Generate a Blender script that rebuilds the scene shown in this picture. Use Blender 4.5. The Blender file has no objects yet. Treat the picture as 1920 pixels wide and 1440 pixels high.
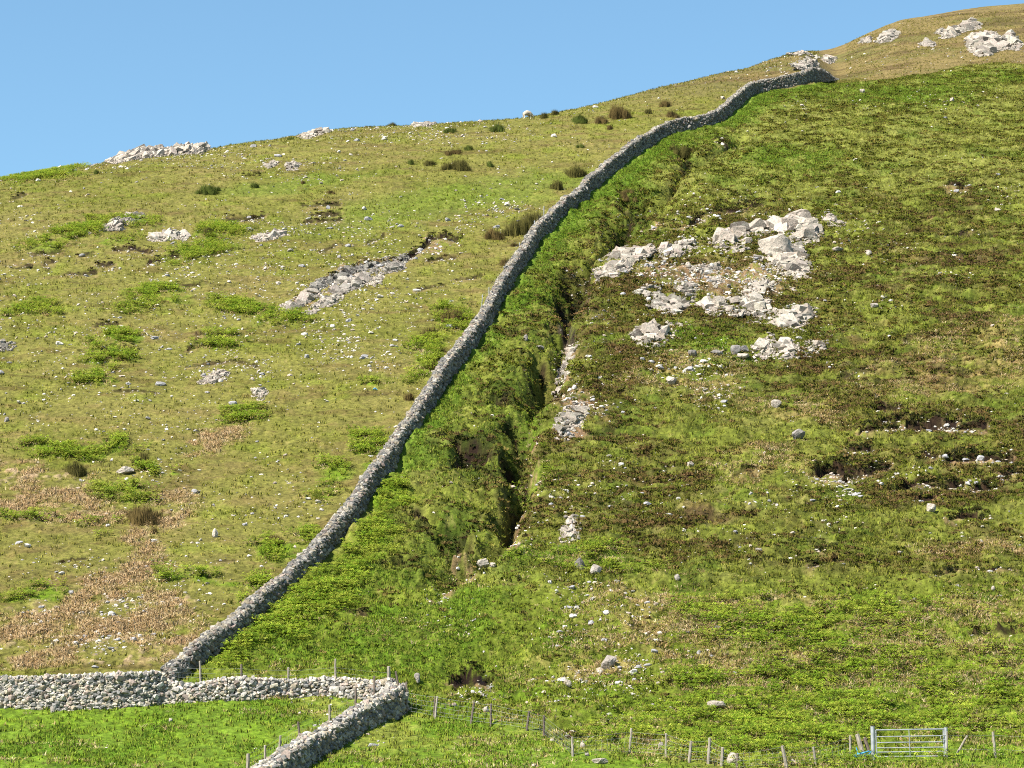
import bpy, bmesh, math, random
import numpy as np
from mathutils import Vector, Matrix

rng = np.random.default_rng(7)
random.seed(7)
scene = bpy.context.scene

# ------------------------------------------------------------------ camera, sky, sun, exposure
PITCH = math.radians(10.0)
FPX = 5160.0                                   # focal length in photo pixels (1920 wide)
cp, sp = math.cos(PITCH), math.sin(PITCH)
cam_d = bpy.data.cameras.new("camera"); cam = bpy.data.objects.new("camera", cam_d)
scene.collection.objects.link(cam); scene.camera = cam
cam_d.sensor_width = 36.0; cam_d.lens = FPX/1920*36.0
cam_d.clip_start = 1.0; cam_d.clip_end = 6000.0
cam.location = (0, 0, 0); cam.rotation_euler = (math.radians(90)+PITCH, 0, 0)

SUN_EL = math.radians(50.0)
SUN_H = (-0.79, -0.613)                        # horizontal direction towards the sun
world = bpy.data.worlds.new("World"); scene.world = world; world.use_nodes = True
nt = world.node_tree; nt.nodes.clear()
bg = nt.nodes.new('ShaderNodeBackground'); wo = nt.nodes.new('ShaderNodeOutputWorld')
sky = nt.nodes.new('ShaderNodeTexSky'); sky.sky_type = 'NISHITA'; sky.sun_disc = False
sky.sun_elevation = SUN_EL; sky.sun_rotation = math.atan2(SUN_H[0], SUN_H[1])
sky.air_density = 1.0; sky.dust_density = 0.6; sky.ozone_density = 1.6; sky.altitude = 50
bg.inputs[1].default_value = 0.076
tint = nt.nodes.new('ShaderNodeMix'); tint.data_type = 'RGBA'; tint.blend_type = 'MULTIPLY'; tint.inputs[0].default_value = 1.0
tint.inputs[7].default_value = (0.88, 1.11, 1.11, 1)
nt.links.new(sky.outputs[0], tint.inputs[6]); nt.links.new(tint.outputs[2], bg.inputs[0]); nt.links.new(bg.outputs[0], wo.inputs[0])
sun_d = bpy.data.lights.new("sun", 'SUN'); sun = bpy.data.objects.new("sun", sun_d)
scene.collection.objects.link(sun)
sun_d.energy = 5.0; sun_d.angle = math.radians(0.5); sun_d.color = (1.0, 0.955, 0.88)
sv = Vector((SUN_H[0]*math.cos(SUN_EL), SUN_H[1]*math.cos(SUN_EL), math.sin(SUN_EL)))
sun.rotation_euler = sv.to_track_quat('Z', 'Y').to_euler()
scene.view_settings.view_transform = 'Standard'; scene.view_settings.look = 'None'
scene.view_settings.gamma = 1.0; scene.view_settings.exposure = 1.22
scene.cycles.use_denoising = False; scene.cycles.pixel_filter_type = 'BLACKMAN_HARRIS'; scene.cycles.filter_width = 1.05
scene.cycles.max_bounces = 4; scene.cycles.diffuse_bounces = 2

# ------------------------------------------------------------------ numeric helpers
def T_of_row(py):
    b = (720.0-np.asarray(py, float))/FPX
    return (sp+b*cp)/(cp-b*sp)
def A_of(px, py):
    b = (720.0-np.asarray(py, float))/FPX
    return (np.asarray(px, float)-960.0)/FPX/(cp-b*sp)
def pix_of(A, T):
    b = (T*cp-sp)/(cp+T*sp)
    return 960.0+FPX*A*(cp-b*sp), 720.0-FPX*b

def _h(ix, iy, seed):
    h = (ix.astype(np.uint32)*np.uint32(374761393) + iy.astype(np.uint32)*np.uint32(668265263) + np.uint32(seed*2246822519 & 0xffffffff))
    h = (h ^ (h >> np.uint32(13)))*np.uint32(1274126177)
    h = h ^ (h >> np.uint32(16))
    return h.astype(np.float32)*np.float32(1/4294967296.0)
def noise(x, y, seed=0):
    x = np.asarray(x, np.float32)+1000; y = np.asarray(y, np.float32)+1000
    fx = np.floor(x); fy = np.floor(y); ix = fx.astype(np.int64); iy = fy.astype(np.int64)
    u = x-fx; v = y-fy; u = u*u*(3-2*u); v = v*v*(3-2*v)
    a = _h(ix, iy, seed); b = _h(ix+1, iy, seed); c = _h(ix, iy+1, seed); d = _h(ix+1, iy+1, seed)
    return ((a*(1-u)+b*u)*(1-v)+(c*(1-u)+d*u)*v)*2-1
def fbm(x, y, o=4, seed=0, g=0.5):
    s = 0; a = 1; n = 0
    for i in range(o):
        s = s+a*noise(x*2**i, y*2**i, seed+i*17); n += a; a *= g
    return s/n*1.6
def cells(x, y, seed=0):
    """Worley cells: distance to nearest, to second nearest, id hashes."""
    fx = np.floor(x).astype(np.int64); fy = np.floor(y).astype(np.int64)
    d1 = np.full(x.shape, 9.0); d2 = np.full(x.shape, 9.0); cx = np.zeros(x.shape); cy = np.zeros(x.shape); hx = np.zeros(x.shape); hy = np.zeros(x.shape)
    for i in (-1, 0, 1):
        for j in (-1, 0, 1):
            gx = fx+i+1000; gy = fy+j+1000
            r1 = _h(gx, gy, seed+5); r2 = _h(gx, gy, seed+6)
            qx = fx+i+r1; qy = fy+j+r2
            d = np.hypot(qx-x, qy-y)
            m = d < d1
            d2 = np.where(m, d1, np.minimum(d2, d)); d1 = np.where(m, d, d1)
            cx = np.where(m, qx, cx); cy = np.where(m, qy, cy)
            hx = np.where(m, _h(gx, gy, seed+7), hx); hy = np.where(m, _h(gx, gy, seed+8), hy)
    return d1, d2, cx, cy, hx, hy
def sst(a, b, x):
    t = np.clip((x-a)/(b-a), 0, 1); return t*t*(3-2*t)
def lin(*c):
    c = np.array(c, float)/255.0
    return np.where(c <= 0.04045, c/12.92, ((c+0.055)/1.055)**2.4)
K_ALB = 0.415
def alb(*c, k=K_ALB):                          # a colour read off the sunlit photo -> base colour
    return lin(*c)*k
def mix(c, col, m):
    return c*(1-m[..., None])+np.asarray(col)*m[..., None]

# ------------------------------------------------------------------ traced lines (photo pixels)
SKY = [(-900,560),(-500,450),(-250,396),(0,338),(60,329),(130,316),(200,302),(260,287),(330,281),(390,278),(440,268),(520,258),(600,244),(660,237),(740,234),(800,231),(870,226),(960,221),(1020,213),(1060,205),(1120,192),(1180,176),(1240,160),(1300,147),(1340,136),(1400,125),(1450,107),(1480,100),(1530,92),(1545,89),(1580,78),(1620,59),(1660,42),(1690,31),(1740,24),(1800,13),(1850,6),(1920,1),(2050,-8),(2300,-10),(2900,40)]
CREST = [(1400,160),(1562,149),(1590,146),(1671,138),(1752,129),(1806,119),(1844,112),(1888,111),(1920,113),(2050,110),(2300,90),(2900,60)]
LONG_FOOT = [(326,1283),(347,1267),(400,1237),(440,1203),(467,1177),(510,1140),(547,1107),(573,1076),(597,1055),(620,1034),(640,1012),(687,950),(712,903),(748,856),(799,777),(842,712),(875,675),(893,647),(922,607),(940,567),(960,535),(1000,477),(1012,445),(1045,418),(1068,390),(1107,359),(1153,320),(1199,286),(1245,255),(1284,243),(1325,242),(1357,226),(1388,200),(1411,174),(1438,168),(1476,167),(1515,157),(1535,153),(1560,152),(1572,150)]
skyA = A_of([p[0] for p in SKY], [p[1] for p in SKY]); skyT = T_of_row([p[1] for p in SKY])
_a = np.linspace(skyA[0], skyA[-1], 3000); _t = np.interp(_a, skyA, skyT); _k = np.hanning(31); _k /= _k.sum()
skyT = np.convolve(np.pad(_t, 15, mode='edge'), _k, 'valid'); skyA = _a
crA = A_of([p[0] for p in CREST], [p[1] for p in CREST]); crT = T_of_row([p[1] for p in CREST])

# ------------------------------------------------------------------ terrain surface T(A, y)
def zbase(y):
    w = 3.0
    return 7.2+0.22*(y-125)+0.25*w*np.logaddexp(0, (y-125)/w)-0.5
def smin(a, b, k):
    return -k*np.logaddexp(-a/k, -b/k)
def baseT(A, y):
    T0 = zbase(y)/y
    Ts = np.interp(A, skyA, skyT); Tc = np.interp(A, crA, crT)
    pxs = 960+FPX*A*0.97
    ys = 51.0/(0.47-Ts)
    P = smin(T0, Ts-0.0002, 0.0035)-0.00022*np.clip(y-ys-12, 0, None)*sst(0, 25, y-ys-12)*(1-sst(1400, 1490, pxs)*sst(470, 440, y))
    yc = 51.0/(0.47-Tc)
    Fc = smin(T0, Tc+0.0006, 0.0025)-0.0005*np.clip(y-yc-4, 0, None)
    g0 = Tc-0.007
    G = g0+(y-yc-10)/95.0*(Ts-g0)
    G = smin(G, Ts+0.0006, 0.0035)-0.0003*np.clip(y-yc-112, 0, None)
    C = np.maximum(Fc, np.where(y > yc+6, G, -9))
    w = sst(1500, 1575, pxs)
    return P*(1-w)+C*w

NA, NY = 1360, 1240
Acore = np.linspace(-0.205, 0.205, NA-120)
Aext = 0.205+np.linspace(0, 1, 61)[1:]**2*0.28+np.linspace(0, 1, 61)[1:]*0.02
Ax = np.concatenate([-Aext[::-1], Acore, Aext])
inv_core = np.linspace(1/104.0, 1/420.0, NY-80)
near = 104-np.linspace(0, 1, 41)[1:]**1.5*95
far = 420+np.linspace(0, 1, 41)[1:]**2*900
Yx = np.concatenate([near[::-1], 1/inv_core, far])
AA, YY = np.meshgrid(Ax, Yx)                   # rows = y, cols = A
TT = baseT(AA, YY)
XX = AA*YY; ZZ = TT*YY
PX, PY = pix_of(AA, TT)
Ts_ = np.interp(AA, skyA, skyT)
fade = sst(0.0, 0.03, Ts_-TT)
incore = sst(60, 112, YY)
ZZ = ZZ+0.35*fbm(XX/17, YY/22, 3, 3)*fade*incore
# where the place lies right of the long wall (0..1)
lf = np.array(LONG_FOOT, float)
order = np.argsort(lf[:, 1])
wallx = np.interp(PY, lf[order, 1], lf[order, 0])
wx = PX-wallx
right = sst(-6, 6, wx)*(PY < 1275) + (PY >= 1275)*1.0
right = np.where(PY < 150, sst(-10, 10, PX-1562)*(baseT(AA, YY) < np.interp(AA, crA, crT)+0.0012)*(YY < 51.0/(0.47-np.interp(AA, crA, crT))+14), right)
beyond = np.where(PX > 1555, sst(0, 4, YY-(51.0/(0.47-np.interp(AA, crA, crT))+8)), 0)   # brown far slope

n1 = fbm(XX/7, YY/9, 4, 11); n2 = fbm(XX/2.2, YY/3.0, 4, 21); n3 = fbm(XX/0.7, YY/0.9, 3, 31); n4 = fbm(XX/0.28, YY/0.4, 2, 41)
n5 = fbm(XX/5.0, YY/1.6, 4, 51)                # stretched along the contour
n6 = fbm(XX/4.5, YY/6, 3, 211); warpx = n6*26+n2*16+n3*10; warpy = n5*8+n2*5+n3*4
WX = PX+warpx; WY = PY+warpy
del warpx, warpy

def ell(cx, cy, rx, ry, rot=0, soft=0.5):
    """ragged patch of ground at a place, 0..1"""
    out = np.zeros_like(PX)
    m = (abs(PX-cx) < (rx+ry)*1.7+40) & (abs(PY-cy) < (rx*abs(math.sin(math.radians(rot)))+ry)*1.8+40)
    if not m.any(): return out
    dx = WX[m]-cx; dy = WY[m]-cy; c, s = math.cos(math.radians(rot)), math.sin(math.radians(rot))
    u = (dx*c+dy*s)/rx; v = (-dx*s+dy*c)/ry
    out[m] = 1-sst(1-soft, 1+soft, np.sqrt(u*u+v*v))
    return out
def ells(L):
    o = np.zeros_like(PX)
    for e in L: o = np.maximum(o, ell(*e))
    return o
def dist_line(pts, pad=60, raw=False):
    """pixel distance to a polyline and signed side (positive = right of travel)"""
    d = np.full(PX.shape, 1e3); s = np.zeros(PX.shape)
    pts = np.array(pts, float)
    m = (PX > pts[:, 0].min()-pad) & (PX < pts[:, 0].max()+pad) & (PY > pts[:, 1].min()-pad) & (PY < pts[:, 1].max()+pad)
    X = (PX+5*n2)[m]; Y = (PY+2.5*n5+2.5*n2)[m]; dd = np.full(X.shape, 1e3); ss = np.zeros(X.shape)
    for a, b in zip(pts[:-1], pts[1:]):
        v = b-a; L = (v**2).sum()
        t = np.clip(((X-a[0])*v[0]+(Y-a[1])*v[1])/L, 0, 1)
        qx = X-(a[0]+t*v[0]); qy = Y-(a[1]+t*v[1]); q = np.hypot(qx, qy)
        k = q < dd; dd = np.where(k, q, dd); ss = np.where(k, v[0]*qy-v[1]*qx, ss)
    d[m] = dd; s[m] = ss
    return d, s

# vegetation / soil regions
BR_L = [(173,447,107,15,-12),(400,442,55,16,-8),(300,560,80,20,-14),(370,478,75,13,-10),(60,590,45,9,-8),(465,580,55,14,8),(530,605,55,11),(235,640,45,10,-15),(217,673,48,14),(200,703,48,9,-12),(430,643,45,9),(477,781,45,7),(120,845,100,11,3),(240,835,40,10),(290,875,25,11,20),(220,922,65,11),(345,882,22,7),(60,965,60,9),(180,985,50,16,5),(525,1030,42,24),(618,900,32,30,-50),(690,845,38,24,-50),(300,1080,28,10),(400,1085,90,11,3),(460,1092,60,18),(50,1117,52,10,-8),(455,1127,14,10),(790,680,26,40,30),(722,731,28,6,-8),(80,330,70,10,-5),(845,600,40,22,-40),(880,620,26,18,-40),(570,1020,20,30,40)]
BR_R = [(470,1215,70,22,-38),(540,1160,85,34,-40),(610,1105,80,36,-42),(665,1055,70,34,-45),(700,1005,50,30,-50),(735,930,30,26,-50)]
BR_B = [(1450,1385,260,52,2),(1700,1340,260,55,0),(1860,1290,110,60),(1380,1345,140,34),(1240,1270,90,20,5),(1330,1290,60,20),(1560,1270,160,34),(1440,1180,120,26),(1600,1150,160,24),(1720,1210,150,26),(1120,1050,100,14,3),(1400,1140,90,16),(1010,870,22,30,-60),(920,1045,50,14,-30),(985,790,20,26),(1065,630,20,14)]
DEAD = [(60,930,110,24),(50,885,90,14),(320,955,48,28,-10),(130,960,90,16),(268,1020,30,22),(170,1130,95,22,-5),(60,1190,70,16),(250,1190,110,36,0),(340,1135,60,20),(200,1240,140,12),(60,1252,70,9),(430,815,44,14,-20),(230,1075,70,26,-20),(90,1160,70,12),(350,1215,40,12),(10,1190,50,16)]
TAN_R = [(1840,650,110,30,-12),(1800,700,140,26,-5),(1500,760,70,20),(1420,860,60,26),(1280,1180,160,30),(1180,1230,170,34),(1450,1130,160,20),(1750,1150,160,20),(1700,1180,120,24),(1560,1240,160,18),(1860,1230,80,22),(1380,1250,110,20),(1300,700,80,34),(1250,1130,130,22),(1850,1020,90,16)]
LUSH_R = [(1420,190,90,14,-12),(1540,165,120,12,-8),(1350,240,40,12,-30),(1230,300,90,16,-38),(1130,380,80,16,-42),(1060,430,50,16,-40),(1320,262,40,14),(1020,520,34,40,-50),(1000,560,40,40,-50),(1480,300,100,20),(700,1090,70,26),(800,1140,130,40),(650,1220,160,40),(900,1210,170,30),(800,1320,60,20),(1010,880,24,34,-50),(930,1040,70,14,-25),(1310,640,80,30),(1840,150,100,12),(1700,180,120,16),(1060,1040,120,14)]
HEATHER = [(1400,560,420,130),(1750,470,280,110),(1750,850,260,150),(1400,930,340,120),(1150,800,150,180),(1650,640,260,120),(1850,560,160,120),(1150,620,110,90),(1820,1000,200,60),(1100,960,150,60)]
DARKG = [(860,850,110,60),(840,980,70,60),(800,1060,70,40),(1000,640,50,60),(990,730,90,60),(930,780,60,60),(740,1060,70,40),(880,920,70,50),(1050,600,60,60),(1060,400,20,8),(1180,400,60,40,-30),(1160,440,40,20,-50),(1290,290,50,20,-30),(1170,345,30,8),(1180,360,40,8),(940,640,50,40,-50)]
m_brL = ells(BR_L); m_brR = ells(BR_R); m_brB = ells([e+(0.9,) if len(e) == 5 else e+(0, 0.9) for e in BR_B])
str1 = fbm(XX/3.2, YY/1.5, 4, 301)+.5*n3
m_brL = m_brL*sst(-.45, .3, str1)
m_brR = m_brR*(.35+.65*sst(-.5, .2, str1))
m_dead = ells([e+(0.7,) if len(e) == 5 else e+(0, 0.7) for e in DEAD])*(PY < 1285)*(1-right)*sst(-.95, .05, fbm(XX/2.0, YY/2.2, 4, 311)+.4*n3)
m_tan = ells([e+(0.9,) if len(e) == 5 else e+(0, 0.9) for e in TAN_R])*right
m_lush = ells([e+(0.7,) if len(e) == 5 else e+(0, 0.7) for e in LUSH_R])*right
m_hea = ells([e+(0, 0.8) for e in HEATHER])*right*(.35+.65*sst(-.5, .3, n6))
m_dk = ells([e+(0.7,) if len(e) == 5 else e+(0, 0.7) for e in DARKG])*right

GULLY = [(1385,262),(1330,292),(1295,300),(1240,372),(1190,384),(1160,440),(1110,480),(1085,525),(1062,570),(1055,625),(1042,690),(1000,745),(985,800),(987,880),(955,935),(950,985),(900,1030),(855,1075),(815,1110)]
gd, gs = dist_line(GULLY)
mpp = YY/FPX                                   # metres per photo pixel (across)
gw = np.interp(PY, [260, 380, 600, 800, 1000, 1100], [3, 8, 10, 9, 9, 6])*(1+.7*n2)
gprof = np.exp(-(gd/gw)**2)
gdep = np.interp(PY, [260, 300, 380, 520, 700, 900, 1000, 1070, 1120], [0.7, 0.6, 1.0, 1.0, 1.2, 1.3, 1.3, 0.6, 0.1])
gbroad = np.exp(-(gd/(gw*3.0))**2)
gmod = np.clip(.75+1.5*fbm(XX/3.5, YY/4.5, 3, 341), .05, 1.9)
ZZ = ZZ-gprof*gdep*gmod*.42-gbroad*1.3*gdep*(1+.6*n2)+m_dk*.28*fbm(XX/2.4, YY/3.0, 3, 351)
PITS = [(1185,383,26,10,1.3),(1215,395,20,8,0.6),(1085,535,24,24,1.0),(1020,690,26,16,1.2),(1000,676,20,12,0.9),(905,850,34,12,0.9),(870,835,26,10,0.7),(835,985,30,16,1.2),(860,1010,20,12,1.2),(800,1045,30,10,0.8),(770,1045,26,8,0.6),(860,1258,16,13,1.1),(1365,274,14,6,0.7),(1290,300,18,8,0.6),(1160,435,20,14,0.9),(1050,610,14,14,0.8),(930,880,20,10,0.6),(980,850,18,16,0.6),(855,880,20,8,0.6),(790,965,20,8,0.5),(1065,1400,24,7,0.6),(1100,1406,18,5,0.4),(1350,505,60,12,0.5),(1390,565,50,8,0.6),(950,740,20,8,0.6),(960,800,20,10,0.6),(1340,560,70,10,0.4)]
for (cx, cy, rx, ry, dp) in PITS:
    ZZ = ZZ-ell(cx, cy, rx, ry, 0, 0.6)*dp*(2.0 if 740 < cx < 1060 and cy < 1100 else 1.1)
m_hol = ells([(p_[0], p_[1], p_[2]*1.15, p_[3]*1.2, 0, .7) for p_ in PITS if 740 < p_[0] < 1320 and p_[1] < 1100])*sst(-.6, .2, n3+n2)
# eroded turf scars: (line, strength)
SC_L = [([(60,478),(115,472)],.5),([(150,483),(180,478)],.4),([(213,466),(250,463),(278,470)],.8),([(278,493),(305,484),(338,480)],.8),([(85,495),(105,493)],.6),([(185,499),(215,499)],.7),([(130,515),(180,511)],.6),([(432,412),(470,410),(492,404)],.8),([(570,385),(635,383)],.5),([(582,397),(640,396)],.6),([(570,415),(610,415),(640,410)],.6),([(305,537),(370,533)],.5),([(180,616),(220,612)],.5),([(188,668),(212,655),(235,651),(252,656)],1.1),([(368,630),(400,624),(430,627)],.7),([(352,655),(375,644),(400,640)],.6),([(742,492),(765,478),(790,460),(812,444),(835,440),(862,446)],1.2),([(805,487),(850,480)],.6),([(540,572),(585,545),(620,518),(680,494),(742,488)],.9),([(855,520),(905,515)],.5),([(780,540),(830,533)],.5),([(690,455),(720,440)],.3),([(350,690),(430,676),(480,684)],.4),([(215,730),(290,735)],.3),([(60,500),(30,506)],.4),([(400,1050),(440,1046)],.3),([(100,1050),(160,1040)],.3),([(600,470),(640,455)],.3),([(20,370),(45,365)],.4)]
SC_R = [([(1522,873),(1545,864),(1585,860),(1588,874)],1.9),([(1587,868),(1663,862)],1.0),([(1613,799),(1650,797),(1677,793)],1.2),([(1653,779),(1680,775),(1700,768)],1.2),([(1703,789),(1750,786),(1787,787)],1.4),([(1800,794),(1847,793)],.9),([(1593,832),(1633,827)],.9),([(1733,850),(1755,854)],.9),([(1780,854),(1830,848),(1890,849)],1.5),([(1673,902),(1720,892),(1745,896),(1800,891)],1.1),([(1827,896),(1887,890)],1.1),([(1727,922),(1763,915)],1.0),([(1780,962),(1812,955),(1840,955)],1.2),([(1413,990),(1447,988)],.6),([(1540,1024),(1573,1015)],1.0),([(1413,1048),(1500,1043),(1573,1045)],.8),([(1880,877),(1925,877)],1.0),([(1780,344),(1806,345)],1.1),([(1290,421),(1320,405),(1350,397),(1420,391)],.9),([(1770,440),(1815,436)],.7),([(1760,476),(1810,474)],.9),([(1640,755),(1680,752)],.6),([(1750,1080),(1800,1075)],.5),([(1520,1060),(1550,1054)],.8),([(1840,1063),(1900,1068)],.7),([(1690,1115),(1730,1113)],.5),([(1370,415),(1400,405)],.4),([(845,1250),(870,1243),(915,1250)],1.4),([(1045,1398),(1075,1394),(1095,1402)],1.0),([(1515,1205),(1560,1203)],.7),([(1380,880),(1420,874)],.5),([(1560,700),(1640,690)],.3),([(1700,640),(1760,635)],.3),([(1820,1190),(1900,1185)],.5),([(1345,262),(1388,268)],1.0),([(640,1140),(690,1146)],.5),([(1480,905),(1510,900)],.4),([(900,1315),(935,1318)],.5)]
LIP = np.zeros_like(PX); soil_and_shade = np.zeros_like(PX); soil_pale = np.zeros_like(PX)
for pts, st in [(p_, s_*.75) for p_, s_ in SC_L]+SC_R:
    d, s = dist_line(pts, 40)
    # s > 0: below the line in the picture (y grows downward) for left-to-right travel
    th = 3.8+3.2*st
    below = (s > 0)
    band = np.where(below, np.exp(-(d/th)**2), np.exp(-(d/1.3)**2))
    lip = np.where(below, 0, np.exp(-(d/(th*0.9))**2))
    ZZ = ZZ-band*0.26*st*(1+.5*n3)+lip*0.16*st*(1+.8*n3); LIP = np.maximum(LIP, lip*min(1, st))
    dk = (1-sst(th*0.55, th*1.0, d+1.2*n3))*(below | (d < 1.5))  # dark peat, its colour also standing in for shade under the turf lip
    pl = sst(th*0.4, th*0.9, d)*(1-sst(th*1.3, th*2.3, d+2.5*n3))*below
    soil_and_shade = np.maximum(soil_and_shade, dk*min(1, 0.5+st*.5)); soil_pale = np.maximum(soil_pale, pl*min(1, .25+st*.45))
soil_pale = np.maximum(soil_pale, ells([(1560,885,40,12),(885,1265,30,12,-10),(820,458,26,8,-30),(1370,278,16,6),(870,1020,14,14),(1085,800,36,14,-20),(1075,740,26,14),(960,1000,14,30,50),(905,1050,30,8,-30),(1100,760,40,20),(1350,525,95,30),(1230,430,30,8),(1250,510,60,12),(1440,545,40,14),(690,508,90,12,-18),(580,560,60,8,-18)]))
wet = ells([(1085,540,24,18),(1065,600,10,16,20),(1020,690,20,10)])
soil_pale = np.maximum(soil_pale, np.exp(-((gd-np.maximum(gw, 7)*1.8)/(np.maximum(gw, 7)*1.1))**2)*(gs < 0)*sst(-.45, .15, n2+.6*n3)*(PY > 480))
soil_and_shade = np.maximum(soil_and_shade, np.clip(m_hol*1.15, 0, .95))  # dark earth plus painted shade in the gully bank hollows
soil_and_shade = np.maximum(soil_and_shade, gprof**2*0.8*np.clip(gmod-.4, 0, 1))
soil_and_shade = np.maximum(soil_and_shade, ells([(1185,383,22,9),(858,1262,14,12),(835,990,22,12),(1365,274,12,4),(860,1015,12,9),(905,852,24,6),(1068,1402,20,5),(1160,436,14,9)])*0.95)

# fine relief: hummocks, sheep walks, tussocks
m_field = sst(1300, 1312, PY)*(1-sst(735, 760, PX))
m_field2 = sst(-10, 10, PY-np.interp(PX, [745, 820, 1000, 1080, 1250, 1380, 1500, 1640, 1920], [1338, 1350, 1376, 1410, 1424, 1440, 1436, 1422, 1420]))*sst(735, 760, PX)
field = np.maximum(m_field*1.0, m_field2)
rough = (0.30+0.75*right+0.5*m_dk)*(1-0.75*field)
rough = rough*(1-0.45*sst(420, 200, PY)*right)
rl = sst(130, 112, YY)*0.5
bump = 0.13*n3+0.075*n4+0.22*fbm(XX/1.7, YY/1.9, 2, 61)
ridge = 0.16*n5*(0.5+0.5*right)+0.10*fbm(XX/2.6, YY/0.75, 3, 71)
ZZ = ZZ+(bump*rough+ridge*rough*1.1)*incore*np.clip(0.35+fade, 0, 1)*sst(430, 380, YY)
ZZ = ZZ+0.10*(m_brL+m_brR+m_brB)*abs(n3)+m_dead*0.06*n4
TT = ZZ/YY

# ------------------------------------------------------------------ ground colour (base colours, with some shade painted in)
g_left = alb(151,146,78); c = np.broadcast_to(g_left, PX.shape+(3,)).astype(float)
c = mix(c, alb(162,148,92), sst(-0.1, 0.8, n1+0.5*n5)*0.5)
c = mix(c, alb(132,136,56), sst(0.05, 0.8, -n1+0.4*n2)*0.6)
c = mix(c, alb(112,92,58), sst(0.32, 0.85, fbm(XX/3.2, YY/1.0, 4, 361)+.3*n3)*0.6*(1-right)); c = mix(c, alb(140,118,80), sst(0.1, 0.8, n5+.4*n3)*.45)
c = mix(c, alb(150,165,60), sst(0.3, 0.9, n2)*0.35)
c = mix(c, alb(120,150,48), ells([(1000,345,200,24,-4),(560,345,160,14,-6),(820,380,260,34,-10)])*0.45)
r = np.broadcast_to(alb(142,148,66), c.shape).astype(float); r = mix(r, alb(156,158,82), sst(430, 300, PY)*.75)
r = mix(r, alb(158,150,92), sst(0.1, 0.9, n5+0.4*n3)*0.40)
r = mix(r, alb(80,80,36), sst(0.1, 0.6, n2*0.6+0.8*fbm(XX/1.3, YY/1.1, 3, 81))*0.5)
r = mix(r, alb(95,128,36), sst(0.0, 0.8, fbm(XX/3, YY/4, 3, 91)-0.1)*0.5)
hn = fbm(XX/1.6, YY/1.3, 4, 101)
hd = m_hea*sst(-0.55, 0.25, hn+0.5*n1)
r = mix(r, alb(86,80,38), hd*0.62)
r = mix(r, alb(120,92,64), m_hea*sst(0.2, 0.6, fbm(XX/2.6, YY/1.5, 4, 111))*0.7)
r = mix(r, alb(110,132,42), m_hea*sst(0.1, 0.6, fbm(XX/1.2, YY/1.6, 4, 121))*0.55)
r = mix(r, alb(172,158,108), m_hea*sst(0.45, 0.8, fbm(XX/0.9, YY/1.0, 3, 131))*0.45)
low = sst(1060, 1130, PY)
r = mix(r, alb(126,142,48), low*0.6); r = mix(r, alb(110,148,36), low*sst(0, .6, n2)*0.5)
st2 = fbm(XX/4.5, YY/1.1, 4, 321)
r = mix(r, alb(106,80,66), m_hea*sst(-.15, .4, st2)*.72); r = mix(r, alb(60,62,28), (.3+.7*m_hea)*sst(.4, .75, fbm(XX/3.0, YY/.9, 4, 331))*.55)
r = mix(r, alb(188,160,112), m_tan*sst(-0.25, 0.5, hn+n3*0.5)*0.7)
r = mix(r, alb(112,146,44), m_lush*sst(-0.6, 0.2, n2)*0.75)
r = mix(r, alb(104,134,46), m_dk*sst(-.2, .5, n2)*.6); r = mix(r, alb(62,74,28), m_dk*sst(0.1, 0.5, hn)*0.6)
strip = np.maximum(sst(70, 20, wx)*sst(560, 430, PY), .8*sst(70, 20, wx)*sst(1000, 850, PY)*sst(-.7, .2, n2))*sst(-6, 4, wx)*sst(152, 162, PY)
r = mix(r, alb(118,152,50), strip*0.8)
c = c*(1-right[..., None])+r*right[..., None]
top = np.maximum(sst(215, 140, PY+10*n2)*sst(1000, 1250, PX)*(1-right), beyond)
c = mix(c, alb(160,138,96), top*0.9); c = mix(c, alb(128,126,72), top*sst(.0, .5, fbm(XX/14, YY/9, 4, 371)+.3*n3)*0.7); c = mix(c, alb(108,84,62), top*sst(.05, .55, fbm(XX/6, YY/2.5, 4, 381))*0.55)
f = np.broadcast_to(alb(130,158,54), c.shape).astype(float)
f = mix(f, alb(108,146,44), sst(-0.1, 0.6, n2)*0.7); f = mix(f, alb(140,172,48), sst(0.2, 0.8, fbm(XX/1.5, YY/1.0, 3, 141))*0.5)
f = mix(f, alb(172,165,92), sst(0.25, 0.7, n1+0.3*n3)*0.5)
c = c*(1-field[..., None])+f*field[..., None]
c = mix(c, alb(120,156,34), np.clip(m_brL+m_brR, 0, 1)*0.8)
c = mix(c, alb(112,146,34), m_brB*0.5)
c = mix(c, alb(194,158,134), m_dead*sst(-0.5, 0.3, n2+.8*n3)*0.8)
c = mix(c, alb(212,182,156), m_dead*sst(0.2, 0.6, n4+n3*.3)*0.7)
c = mix(c, alb(176,140,116), soil_pale*sst(-.6, .2, n4)*0.85)
c = mix(c, alb(62,46,36, k=.40), np.clip(soil_and_shade*(.75+.5*sst(-.6, .3, n4)), 0, 1))
c = mix(c, alb(80,68,66), wet*0.9)
# trodden pale / dark speckle of leaf litter and moss
n7 = fbm(XX/.35, YY/.5, 3, 231, .8); c = c*(1+(.26+.16*right[..., None])*n7[..., None]+0.16*n3[..., None])
c = mix(c, alb(176,150,112), sst(.45, .9, n7)*(.35-.2*field))
lu = c.mean(-1, keepdims=True); c = np.clip((lu+(c-lu)*1.04)*np.array([1.02, 1.03, .90]), 0.006, 0.8)

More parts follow.
